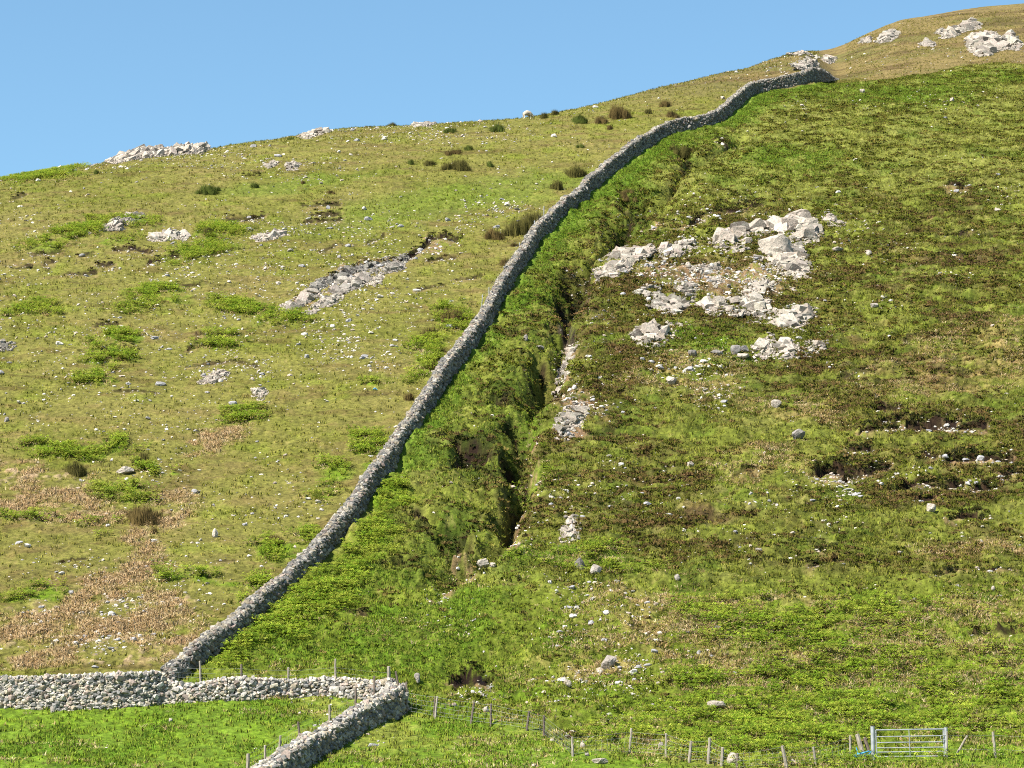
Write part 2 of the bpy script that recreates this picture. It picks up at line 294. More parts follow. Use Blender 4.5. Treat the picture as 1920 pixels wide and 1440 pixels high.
# ------------------------------------------------------------------ mesh helpers
def mesh_np(name, V, F, mat=None, col=None, smooth=False, fcol=None, link=True):
    me = bpy.data.meshes.new(name)
    V = np.ascontiguousarray(V, np.float32); F = np.ascontiguousarray(F, np.int32)
    k = F.shape[1]
    me.vertices.add(len(V)); me.vertices.foreach_set('co', V.ravel())
    me.loops.add(F.size); me.loops.foreach_set('vertex_index', F.ravel())
    me.polygons.add(len(F)); me.polygons.foreach_set('loop_start', np.arange(len(F), dtype=np.int32)*k)
    me.polygons.foreach_set('use_smooth', np.full(len(F), smooth))
    me.update(calc_edges=True)
    if col is not None:
        a = me.color_attributes.new('Col', 'FLOAT_COLOR', 'POINT')
        a.data.foreach_set('color', np.concatenate([col, np.ones((len(col), 1))], 1).astype(np.float32).ravel())
    if mat: me.materials.append(mat)
    if not link: return me
    o = bpy.data.objects.new(name, me); scene.collection.objects.link(o)
    return o
def tag(o, label=None, cat=None, group=None, kind=None):
    if label: o['label'] = label
    if cat: o['category'] = cat
    if group: o['group'] = group
    if kind: o['kind'] = kind
    return o
def empty(name, loc):
    o = bpy.data.objects.new(name, None); scene.collection.objects.link(o); o.location = loc; o.empty_display_size = 0.3
    return o
def child(o, p):
    o.parent = p; return o
def instance(protos, pick, M, P):
    """merge copies of small prototype meshes -> V, F, index of the copy per vertex"""
    Vs, Fs, Is = [], [], []; off = 0
    for k, (pv, pf) in enumerate(protos):
        idx = np.nonzero(pick == k)[0]
        if len(idx) == 0: continue
        v = np.einsum('nij,vj->nvi', M[idx], pv)+P[idx][:, None, :]
        n = len(pv)
        Vs.append(v.reshape(-1, 3)); Fs.append((pf[None]+(np.arange(len(idx))*n)[:, None, None]).reshape(-1, pf.shape[1])+off)
        Is.append(np.repeat(idx, n)); off += len(idx)*n
    return np.concatenate(Vs), np.concatenate(Fs), np.concatenate(Is)
def rotz(a):
    M = np.zeros((len(a), 3, 3)); M[:, 0, 0] = M[:, 1, 1] = np.cos(a); M[:, 0, 1] = -np.sin(a); M[:, 1, 0] = np.sin(a); M[:, 2, 2] = 1
    return M
def rot_rand(n, amp=1.0):
    q = rng.normal(size=(n, 4)); q[:, 1:] *= amp; q[:, 0] = q[:, 0] if amp >= 1 else 1
    q /= np.linalg.norm(q, axis=1)[:, None]; w, x, y, z = q.T
    return np.stack([np.stack([1-2*(y*y+z*z), 2*(x*y-z*w), 2*(x*z+y*w)], -1), np.stack([2*(x*y+z*w), 1-2*(x*x+z*z), 2*(y*z-x*w)], -1), np.stack([2*(x*z-y*w), 2*(y*z+x*w), 1-2*(x*x+y*y)], -1)], 1)

# ------------------------------------------------------------------ materials
def nodes(name):
    m = bpy.data.materials.new(name); m.use_nodes = True
    t = m.node_tree; b = t.nodes['Principled BSDF']; b.inputs['Roughness'].default_value = 0.9
    b.inputs['Specular IOR Level'].default_value = 0.15
    return m, t, b
def attr_mat(name, n_scale=3.0, lo=0.75, hi=1.25, bump=0.0, rough=0.95, spec=0.1, bscale=8.0, detail=6.0, trans=0.0, lichen=None, up=0.0):
    m, t, b = nodes(name)
    a = t.nodes.new('ShaderNodeVertexColor'); a.layer_name = 'Col'
    tc = t.nodes.new('ShaderNodeTexCoord')
    nz = t.nodes.new('ShaderNodeTexNoise'); nz.inputs['Scale'].default_value = n_scale; nz.inputs['Detail'].default_value = detail; nz.inputs['Roughness'].default_value = 0.7
    t.links.new(tc.outputs['Object'], nz.inputs['Vector'])
    mr = t.nodes.new('ShaderNodeMapRange'); mr.inputs['From Min'].default_value = 0.3; mr.inputs['From Max'].default_value = 0.7
    mr.inputs['To Min'].default_value = lo; mr.inputs['To Max'].default_value = hi
    t.links.new(nz.outputs['Fac'], mr.inputs['Value'])
    mx = t.nodes.new('ShaderNodeVectorMath'); mx.operation = 'SCALE'
    t.links.new(a.outputs['Color'], mx.inputs[0]); t.links.new(mr.outputs[0], mx.inputs['Scale'])
    out = mx.outputs[0]
    if lichen:
        n2_ = t.nodes.new('ShaderNodeTexNoise'); n2_.inputs['Scale'].default_value = lichen[1]; n2_.inputs['Detail'].default_value = 8; n2_.inputs['Roughness'].default_value = 0.75
        t.links.new(tc.outputs['Object'], n2_.inputs['Vector'])
        cr = t.nodes.new('ShaderNodeMapRange'); cr.inputs['From Min'].default_value = 0.52; cr.inputs['From Max'].default_value = 0.62
        t.links.new(n2_.outputs['Fac'], cr.inputs['Value'])
        mm = t.nodes.new('ShaderNodeMix'); mm.data_type = 'RGBA'
        t.links.new(cr.outputs[0], mm.inputs[0]); t.links.new(out, mm.inputs[6]); mm.inputs[7].default_value = (*lichen[0], 1)
        out = mm.outputs[2]
    t.links.new(out, b.inputs['Base Color'])
    b.inputs['Roughness'].default_value = rough; b.inputs['Specular IOR Level'].default_value = spec
    if bump:
        bn = t.nodes.new('ShaderNodeTexNoise'); bn.inputs['Scale'].default_value = bscale; bn.inputs['Detail'].default_value = 8; bn.inputs['Roughness'].default_value = 0.7
        t.links.new(tc.outputs['Object'], bn.inputs['Vector'])
        bp = t.nodes.new('ShaderNodeBump'); bp.inputs['Strength'].default_value = 1.0; bp.inputs['Distance'].default_value = bump
        t.links.new(bn.outputs['Fac'], bp.inputs['Height']); t.links.new(bp.outputs[0], b.inputs['Normal'])
    if up:
        ge = t.nodes.new('ShaderNodeNewGeometry'); vm = t.nodes.new('ShaderNodeMix'); vm.data_type = 'VECTOR'; vm.inputs[0].default_value = up
        t.links.new(ge.outputs['Normal'], vm.inputs[4]); vm.inputs[5].default_value = (0, -0.42, 0.91)
        nn = t.nodes.new('ShaderNodeVectorMath'); nn.operation = 'NORMALIZE'; t.links.new(vm.outputs[1], nn.inputs[0]); t.links.new(nn.outputs[0], b.inputs['Normal'])
    if trans:
        tr = t.nodes.new('ShaderNodeBsdfTranslucent'); t.links.new(out, tr.inputs['Color'])
        ms = t.nodes.new('ShaderNodeMixShader'); ms.inputs[0].default_value = trans
        o_ = t.nodes['Material Output']
        t.links.new(b.outputs[0], ms.inputs[1]); t.links.new(tr.outputs[0], ms.inputs[2]); t.links.new(ms.outputs[0], o_.inputs['Surface'])
    return m
M_GROUND = attr_mat('turf', 4.0, 0.45, 1.55, 0.15, bscale=4.0, detail=9.0)
M_LEAF = attr_mat('leaves', 5.0, 0.8, 1.2, trans=0.12, up=0.72)
M_RUSH = attr_mat('rushes', 5.0, 0.8, 1.2, trans=0.15, up=0.5)
M_WALLST = attr_mat('wall_stone', 5.0, 0.7, 1.25, 0.03, bscale=9, lichen=((0.10, 0.10, 0.085), 4.5))
M_ROCK = attr_mat('limestone', 3.0, 0.65, 1.3, 0.12, bscale=6.0, detail=10, lichen=((0.22, 0.21, 0.17), 3.5))
M_STONE = attr_mat('pale_stone', 6.0, 0.8, 1.15, 0.02, bscale=12)
M_CORE = nodes('wall_hearting'); M_CORE[2].inputs['Base Color'].default_value = (0.055, 0.05, 0.045, 1); M_CORE = M_CORE[0]
def plain(name, c0, c1, scale, rough=0.8, metal=0.0, stretch=None):
    m, t, b = nodes(name)
    tc = t.nodes.new('ShaderNodeTexCoord'); mp = t.nodes.new('ShaderNodeMapping'); nz = t.nodes.new('ShaderNodeTexNoise'); cr = t.nodes.new('ShaderNodeValToRGB')
    if stretch: mp.inputs['Scale'].default_value = stretch
    nz.inputs['Scale'].default_value = scale; nz.inputs['Detail'].default_value = 6
    t.links.new(tc.outputs['Object'], mp.inputs[0]); t.links.new(mp.outputs[0], nz.inputs['Vector']); t.links.new(nz.outputs['Fac'], cr.inputs[0])
    cr.color_ramp.elements[0].position = 0.35; cr.color_ramp.elements[1].position = 0.65
    cr.color_ramp.elements[0].color = (*c0, 1); cr.color_ramp.elements[1].color = (*c1, 1)
    t.links.new(cr.outputs[0], b.inputs['Base Color']); b.inputs['Roughness'].default_value = rough; b.inputs['Metallic'].default_value = metal
    return m
M_POST = plain('weathered_timber', (0.16, 0.135, 0.10), (0.36, 0.31, 0.25), 6, stretch=(6, 6, 0.7))
M_POSTD = plain('dark_timber', (0.07, 0.055, 0.045), (0.17, 0.13, 0.10), 6, stretch=(6, 6, 0.7))
M_WIRE = plain('galvanised_wire', (0.16, 0.17, 0.16), (0.26, 0.27, 0.26), 3, 0.6, 0.3)
M_GALV = plain('galvanised_tube', (0.26, 0.27, 0.28), (0.42, 0.42, 0.42), 4, 0.5, 0.4)
M_ROPE = plain('blue_twine', (0.03, 0.22, 0.42), (0.10, 0.38, 0.60), 10)
M_WOOL = plain('fleece', (0.32, 0.25, 0.18), (0.50, 0.42, 0.33), 9, 0.95)
M_FACE = plain('pale_hair', (0.60, 0.52, 0.40), (0.70, 0.62, 0.5), 9, 0.9)

# ------------------------------------------------------------------ the ground sheet
V = np.stack([XX, YY, ZZ], -1).reshape(-1, 3)
ny, na = XX.shape
i0 = (np.arange(ny-1)[:, None]*na+np.arange(na-1)[None]).ravel()
F = np.stack([i0, i0+1, i0+na+1, i0+na], 1)
ground = mesh_np('hillside', V, F, M_GROUND, c.reshape(-1, 3), smooth=True)
tag(ground, 'steep rough grass hillside with sheep fields at its foot', kind='structure')

# ------------------------------------------------------------------ placing on the ground
invY = 1/Yx
def grid_at(x, y, G=None):
    G = ZZ if G is None else G
    x = np.asarray(x, float); y = np.asarray(y, float); A = x/y
    ci = np.interp(A, Ax, np.arange(na)); ri = np.interp(y, Yx, np.arange(ny))
    c0 = np.clip(ci.astype(int), 0, na-2); r0 = np.clip(ri.astype(int), 0, ny-2); u = ci-c0; v = ri-r0
    if G.ndim == 3: u = u[..., None]; v = v[..., None]
    return (G[r0, c0]*(1-u)+G[r0, c0+1]*u)*(1-v)+(G[r0+1, c0]*(1-u)+G[r0+1, c0+1]*u)*v
def at(px, py):
    """the ground point seen at a place in the photograph"""
    A = float(A_of(px, py)); T = float(T_of_row(py))
    j = int(np.clip(round(float(np.interp(A, Ax, np.arange(na)))), 1, na-2))
    col_ = (TT[:, j-1]+TT[:, j]+TT[:, j+1])/3
    hit = np.nonzero((col_ >= T) & (Yx > 100))[0]
    k = hit[0] if len(hit) else int(np.argmax(np.where(Yx > 100, col_, -9)))
    y = float(Yx[k])
    if len(hit) and k > 0 and col_[k] > col_[k-1]:
        t = (T-col_[k-1])/(col_[k]-col_[k-1]); t = min(max(t, 0), 1); y = 1/(invY[k-1]*(1-t)+invY[k]*t)
    x = A*y
    return Vector((x, y, float(grid_at(x, y))))
def up_at(P, px, py):
    """height above ground point P of the place seen at row py (same distance)"""
    return P.y*float(T_of_row(py))-P.z

# ------------------------------------------------------------------ stones
def ico(n):
    bm = bmesh.new(); bmesh.ops.create_icosphere(bm, subdivisions=n, radius=1)
    v = np.array([p.co[:] for p in bm.verts]); f = np.array([[q.index for q in p.verts] for p in bm.faces]); bm.free()
    v /= np.linalg.norm(v, axis=1)[:, None]
    return v, f
def rock(level, planes=9, seed=0, rough=0.03, flat=1.0):
    r = np.random.default_rng(seed); v, f = ico(level)
    n = r.normal(size=(planes, 3)); n /= np.linalg.norm(n, axis=1)[:, None]
    n = np.concatenate([n, np.eye(3), -np.eye(3)]); d = r.uniform(0.62, 1.0, len(n)); d[-6:] = r.uniform(.8, 1, 6)
    q = v@n.T; R = np.where(q > 0.05, d/np.maximum(q, .05), 9).min(1)
    R = R*(1+rough*r.normal(size=len(v)))
    p = v*R[:, None]; p /= abs(p).max(0)
    return p*np.array([1, 1, flat]), f
ST1 = [rock(2, 8, s, 0.03) for s in range(14)]
ST0 = [rock(1, 6, 40+s, 0.10) for s in range(14)]
def boxy(seed):
    r = np.random.default_rng(seed)
    v = np.array([[x, y, z] for x in (-1, 1) for y in (-1, 1) for z in (-1, 1)], float)
    v = v*r.uniform(0.7, 1.0, v.shape)
    c0 = np.array([[0, 0, 1.08], [0, 0, -1.08], [1.1, 0, 0], [-1.1, 0, 0], [0, 1.1, 0], [0, -1.1, 0]])+r.normal(0, .12, (6, 3))
    V_ = np.concatenate([v, c0])
    q = [((1, 3, 7, 5), 8), ((0, 4, 6, 2), 9), ((4, 5, 7, 6), 10), ((0, 2, 3, 1), 11), ((2, 6, 7, 3), 12), ((0, 1, 5, 4), 13)]
    F_ = []
    for cyc, ce in q:
        for a, b in zip(cyc, cyc[1:]+cyc[:1]): F_.append([a, b, ce])
    return V_, np.array(F_)
BX = [boxy(s) for s in range(16)]

def wall_path(pts, step=0.5, shift=0.0, smooth=3):
    """ground positions along a traced foot line"""
    P = [at(*p) for p in pts]
    X = np.array([[p.x, p.y] for p in P])
    L = np.concatenate([[0], np.cumsum(np.hypot(*np.diff(X, axis=0).T))])
    s = np.arange(0, L[-1], step)
    x = np.interp(s, L, X[:, 0]); y = np.interp(s, L, X[:, 1])
    k = np.ones(2*smooth+1)/(2*smooth+1)
    xp = np.pad(x, smooth, mode='reflect', reflect_type='odd'); yp = np.pad(y, smooth, mode='reflect', reflect_type='odd')
    x = np.convolve(xp, k, 'valid'); y = np.convolve(yp, k, 'valid')
    d = np.stack([np.gradient(x), np.gradient(y)], 1); d /= np.linalg.norm(d, axis=1)[:, None]
    nrm = np.stack([d[:, 1], -d[:, 0]], 1)      # right-hand side
    x = x-nrm[:, 0]*shift; y = y-nrm[:, 1]*shift
    z = grid_at(x, y)
    zs = np.convolve(np.pad(z, 2, mode='edge'), np.ones(5)/5, 'valid')
    return s, np.stack([x, y, zs], 1), d, nrm

STONE_COL = np.array([.90, .88, .845])*np.array([lin(196,188,178), lin(172,165,158), lin(150,147,145), lin(212,205,194), lin(184,170,148), lin(140,138,136), lin(178,160,150), lin(206,196,176)])*0.56
def build_wall(name, label, pts, H, size, wb=0.38, wt=0.21, shift=0.38, protos=None, bright=1.0, hs=None, extra_faces=(1, -1)):
    s, P, D, N = wall_path(pts, 0.4, shift, 9 if len(pts) > 30 else 3)
    Ltot = s[-1]
    def ev(sq):
        q = np.stack([np.interp(sq, s, P[:, k]) for k in range(3)], 1)
        d = np.stack([np.interp(sq, s, D[:, k]) for k in range(2)], 1); n = np.stack([np.interp(sq, s, N[:, k]) for k in range(2)], 1)
        return q, d, n
    Hf = (lambda sq: np.interp(sq/Ltot, hs[0], hs[1])+0.09*noise(sq/3.3, sq*0, 5)+0.07*noise(sq/1.1, sq*0, 6)) if hs else (lambda sq: H+0.10*noise(sq/2.3, sq*0, 5)+0.06*noise(sq/.8, sq*0, 6))
    S, Hh, Of, kindv, SZ = [], [], [], [], []
    for side in extra_faces:
        hh = -0.25
        while hh < H+0.35:
            n = int(Ltot/(size*1.55))
            sq = (np.arange(n)+rng.uniform(0, 1)+rng.uniform(-.3, .3, n))*(Ltot/n)
            h = hh+rng.uniform(-.3, .3, n)*size
            k = h < Hf(sq)-size*0.5
            sq, h = sq[k], h[k]
            w = wb+(wt-wb)*np.clip(h/H, 0, 1)
            S.append(sq); Hh.append(h); Of.append(side*(w-size*0.35+rng.uniform(-.05, .05, len(sq)))); kindv.append(np.zeros(len(sq))); SZ.append(size*rng.lognormal(0, .28, len(sq)))
            hh += size*0.78
    # coping: stones set on edge and slightly proud
    for row in (-1, 0, 1):
        n = int(Ltot/(size*0.95)); sq = (np.arange(n)+rng.uniform(-.4, .4, n)+.5)*(Ltot/n)
        S.append(sq); Hh.append(Hf(sq)-size*.25+rng.uniform(-.35, .45, n)*size*(.8 if row else 1.1)); Of.append(row*wt*0.85+rng.uniform(-.04, .04, n)); kindv.append(np.ones(n)); SZ.append(size*rng.lognormal(.05, .25, n))
    for endk in (0, 1):                        # wall heads
        n = 60; hq = -.2+rng.uniform(0, 1, n)*(float(Hf(np.array([Ltot*endk]))[0])+.1); S.append(np.full(n, Ltot*endk)+rng.uniform(-.1, .1, n)); Hh.append(hq); Of.append(rng.uniform(-1, 1, n)*(wb+(wt-wb)*np.clip(hq/H, 0, 1))); kindv.append(np.zeros(n)); SZ.append(size*rng.lognormal(0, .25, n))
    S = np.clip(np.concatenate(S), 0, Ltot); Hh = np.concatenate(Hh); Of = np.concatenate(Of); kv = np.concatenate(kindv); SZ = np.concatenate(SZ)
    q, d, n_ = ev(S); N_ = len(S)
    pos = q+np.stack([n_[:, 0]*Of, n_[:, 1]*Of, Hh], 1)
    ang = np.arctan2(d[:, 1], d[:, 0])
    sc = np.stack([SZ*rng.uniform(.7, 1.1, N_), SZ*rng.uniform(.55, .85, N_), SZ*rng.uniform(.38, .66, N_)], 1)
    cop = kv > 0
    sc[cop] = np.stack([SZ[cop]*rng.uniform(.35, .6, cop.sum()), SZ[cop]*rng.uniform(.6, .85, cop.sum()), SZ[cop]*rng.uniform(.5, .85, cop.sum())], 1)
    M = rotz(ang)@rot_rand(N_, 0.22)*sc[:, None, :]
    protos = protos or BX
    pick = rng.integers(0, len(protos), N_)
    base = STONE_COL[rng.integers(0, len(STONE_COL), N_)]*rng.uniform(.70, 1.22, (N_, 1))*bright*np.where(cop, 1.16, .95)[:, None]  # sunlit coping and shaded faces painted in as lighter and darker stone
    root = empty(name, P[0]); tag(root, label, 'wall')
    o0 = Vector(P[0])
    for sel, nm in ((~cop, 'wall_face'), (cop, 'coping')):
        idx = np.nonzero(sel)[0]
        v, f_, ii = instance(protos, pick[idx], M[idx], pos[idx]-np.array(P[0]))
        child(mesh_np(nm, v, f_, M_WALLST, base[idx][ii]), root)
    # hearting: dark rubble core
    cs = []
    for k in range(len(s)):
        hq = float(Hf(np.array([s[k]]))[0])-0.16
        for o_, h_ in ((wb-.16, -.5), (wt-.10, hq), (-wt+.10, hq), (-wb+.16, -.5)):
            cs.append([P[k, 0]+N[k, 0]*o_-P[0, 0], P[k, 1]+N[k, 1]*o_-P[0, 1], P[k, 2]+h_-P[0, 2]])
    cs = np.array(cs); ff = []
    for k in range(len(s)-1):
        for j in range(3): ff.append([k*4+j, k*4+j+1, k*4+4+j+1, k*4+4+j])
    ff += [[0, 1, 2, 3], [len(cs)-4, len(cs)-3, len(cs)-2, len(cs)-1]]
    child(mesh_np('hearting', cs, np.array(ff), M_CORE), root)
    return s, P, D, N

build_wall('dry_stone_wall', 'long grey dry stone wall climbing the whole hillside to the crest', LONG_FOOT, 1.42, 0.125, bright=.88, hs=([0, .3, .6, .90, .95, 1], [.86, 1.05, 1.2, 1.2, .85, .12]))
build_wall('dry_stone_wall', 'tall pale dry stone wall across the bottom left, above the green field', [(-260,1322),(-120,1324),(0,1326),(50,1331),(137,1331),(225,1330),(275,1325),(316,1318)], 1.5, 0.10, bright=1.55, hs=([0, .5, .8, .9, .97, 1], [1.32, 1.32, 1.36, 1.46, 1.5, 1.3]))
build_wall('dry_stone_wall', 'low pale dry stone wall between the tall wall and the field corner', [(308,1319),(400,1315),(475,1314),(495,1311),(570,1306),(640,1306),(700,1318),(738,1322)], 1.0, 0.10, bright=1.55, hs=([0, .1, .8, .9, 1], [.85, .74, .74, .80, 1.0]))
build_wall('dry_stone_wall', 'dry stone wall with shaded side running down from the field corner to the bottom edge', [(430,1540),(520,1475),(575,1443),(595,1426),(630,1404),(665,1386),(700,1362),(730,1349),(764,1336),(768,1325)], 1.25, 0.12, wb=.45, wt=.3, shift=.45, bright=1.15, hs=([0, .8, 1], [.92, .95, 1.15]))

# ------------------------------------------------------------------ rock outcrops and boulders
ROCKC = lin(210,197,184)*0.62*np.array([1.03, 1.0, .95])
def hull_block(seed):
    """angular jointed block: hull of a jittered, chipped box"""
    r = np.random.default_rng(seed); P = []
    for x in (-1, 1):
        for y in (-1, 1):
            for z in (-1, 1):
                q = np.array([x, y, z])*r.uniform(.72, 1.0, 3)
                if r.uniform() < .55:
                    P.append(q)
                else:
                    for k in range(3):
                        w = q.copy(); w[k] *= r.uniform(.3, .75); P.append(w)
    for k in range(3): P.append(r.uniform(-.5, .5, 3)+np.array([0, 0, .75]))
    bm = bmesh.new()
    for p in P: bm.verts.new(p)
    bmesh.ops.convex_hull(bm, input=bm.verts, use_existing_faces=False)
    bmesh.ops.delete(bm, geom=[v for v in bm.verts if not v.link_faces], context='VERTS')
    bmesh.ops.triangulate(bm, faces=bm.faces[:]); bm.normal_update(); bm.verts.index_update()
    v = np.array([p.co[:] for p in bm.verts]); f = np.array([[q.index for q in p.verts] for p in bm.faces]); bm.free()
    return v, f
HB = [hull_block(s) for s in range(30)]
def outcrop(label, poly, h, cell=1.1, name='rock_outcrop', colr=1.0, jag=1.0, grey=0.0, seed=None):
    """bare rock breaking through the turf: angular joint blocks wedged together in the slope"""
    r = np.random.default_rng(seed)
    poly = np.array(poly, float)
    G = [at(*p) for p in poly]; xy = np.array([[g.x, g.y] for g in G]); med = np.median(xy[:, 1])
    for i in range(len(G)):                    # keep the outline at one continuous distance
        if abs(xy[i, 1]-med) > 16: xy[i, 1] = med+16*np.sign(xy[i, 1]-med); xy[i, 0] = A_of(*poly[i])*xy[i, 1]
    lo = xy.min(0); hi = xy.max(0)
    rows = []
    for lev, (sz, gap) in enumerate(((cell*.60, .90), (cell*.27, .85), (cell*.15, .95))):
        gx = np.arange(lo[0]-.3, hi[0]+.3, sz*gap*1.1); gy = np.arange(lo[1]-.5, hi[1]+.5, sz*gap*1.7)
        X, Y = [q.ravel() for q in np.meshgrid(gx, gy)]
        X = X+r.uniform(-.4, .4, X.size)*sz; Y = Y+r.uniform(-.6, .6, X.size)*sz*1.6
        wx_ = X+.2*noise(X/.6, Y/.9, seed); wy_ = Y+.5*noise(X/.8, Y/.9, seed+2)
        ins = np.zeros(X.shape, bool); dd = np.full(X.shape, 1e3)
        for a, b in zip(xy, np.roll(xy, -1, 0)):
            ins ^= ((a[1] > wy_) != (b[1] > wy_)) & (wx_ < (b[0]-a[0])*(wy_-a[1])/(b[1]-a[1]+1e-9)+a[0])
            v = b-a; t = np.clip(((wx_-a[0])*v[0]+(wy_-a[1])*v[1])/((v**2).sum()+1e-9), 0, 1)
            dd = np.minimum(dd, np.hypot(wx_-a[0]-t*v[0], (wy_-a[1]-t*v[1])*.5))
        keep = (ins & (dd > sz*.30)) if lev == 0 else (ins | (dd < (.12 if lev == 1 else .45)*min(cell, 1)))
        keep &= (r.uniform(size=X.size) < (.85, .72, .45)[lev]) & ((fbm(X/1.6, Y/2.2, 3, seed+40) < .28) | (lev == 2))
        for x_, y_, d_, i_ in zip(X[keep], Y[keep], dd[keep], ins[keep]):
            rows.append((x_, y_, sz*r.uniform(.75, 1.3), lev, min(d_/(.8*cell), 1) if i_ else 0))
    if not rows:
        rows = [(float(xy[:, 0].mean()), float(xy[:, 1].mean()), cell*.5, 0, 1)]
    rows = np.array(rows); n = len(rows)
    strike = r.uniform(-.5, .5); dip = math.radians(r.uniform(8, 30))
    sz = rows[:, 2]; hh = min(h, 1.6)
    S_ = np.stack([sz*r.uniform(.6, 1.1, n), sz*r.uniform(.8, 1.5, n), sz*r.uniform(.35, .7, n)], 1)
    Fr = np.array(Matrix.Rotation(strike, 3, 'Z')@Matrix.Rotation(dip, 3, 'X')@Matrix.Rotation(r.uniform(-.35, .25), 3, 'Y'))
    M = np.einsum('ij,njk->nik', Fr, rot_rand(n, .16))*S_[:, None, :]
    zt = grid_at(rows[:, 0], rows[:, 1]); Am = np.stack([rows[:, 0]-rows[:, 0].mean(), rows[:, 1]-rows[:, 1].mean(), np.ones(n)], 1)
    pl_ = Am@np.linalg.lstsq(Am, zt, rcond=1e-3)[0] if n > 3 else zt
    zt = pl_+np.clip(zt-pl_, -.15, .15)
    z = zt+S_[:, 2]*r.uniform(-.35, .35, n)+.22*hh*rows[:, 4]*(rows[:, 3] < 2)
    base = Vector((float(rows[:, 0].mean()), float(rows[:, 1].mean()), 0)); base.z = float(grid_at(base.x, base.y))
    pos = np.stack([rows[:, 0], rows[:, 1], z], 1)-np.array(base)
    C = (ROCKC*(1-grey)+lin(150,145,138)*.50*grey)*colr*np.where(r.uniform(size=(n, 1)) < .18, r.uniform(.3, .6, (n, 1)), r.uniform(.75, 1.2, (n, 1)))*(1+r.uniform(-.03, .05, (n, 3))*np.array([1, .6, .2]))
    Vv, F_, ii = instance(HB, r.integers(0, len(HB), n), M, pos)
    o = mesh_np(name, Vv, F_, M_ROCK, C[ii]); o.location = base
    tag(o, label, 'rock')
    return o
def boulder(label, px, py, wpx, hpx, seed, name='boulder', tone=1.0, rot=None, dpt=0.8, sink=0.25, grey=0):
    """loose boulder: px, py = its foot centre in the photo, wpx/hpx its size there"""
    P = at(px, py); s = P.y/FPX; w = wpx*s/2; h = hpx*s/2*(1+sink)
    v, f_ = rock(3, 11, seed, 0.012)
    r = np.random.default_rng(seed)
    a = r.uniform(0, 6.28) if rot is None else rot
    Rm = np.array(Matrix.Rotation(a, 3, 'Z')@Matrix.Rotation(r.uniform(-.5, .5), 3, 'X')@Matrix.Rotation(r.uniform(-.5, .5), 3, 'Y'))
    v = v@Rm.T; v /= abs(v).max(0); v = v*np.array([w, w*dpt, h]); v[:, 2] += h*(1-2*sink)
    v += 0.03*w*noise(v[:, 0]*6/w, v[:, 2]*6/w+v[:, 1]*3/w, seed)[:, None]*v/np.maximum(np.linalg.norm(v, axis=1), .01)[:, None]
    C = np.tile((ROCKC*(1-grey)+lin(150,150,155)*.5*grey)*tone, (len(v), 1))*(1+.12*noise(v[:, 0]*2, v[:, 2]*2, seed)[:, None])
    o = mesh_np(name, v, f_, M_ROCK, C); o.location = P+Vector((0, w*dpt*.5, .0)); o.location.z = float(grid_at(P.x, P.y+w*dpt*.5))
    tag(o, label, 'rock')
    return o

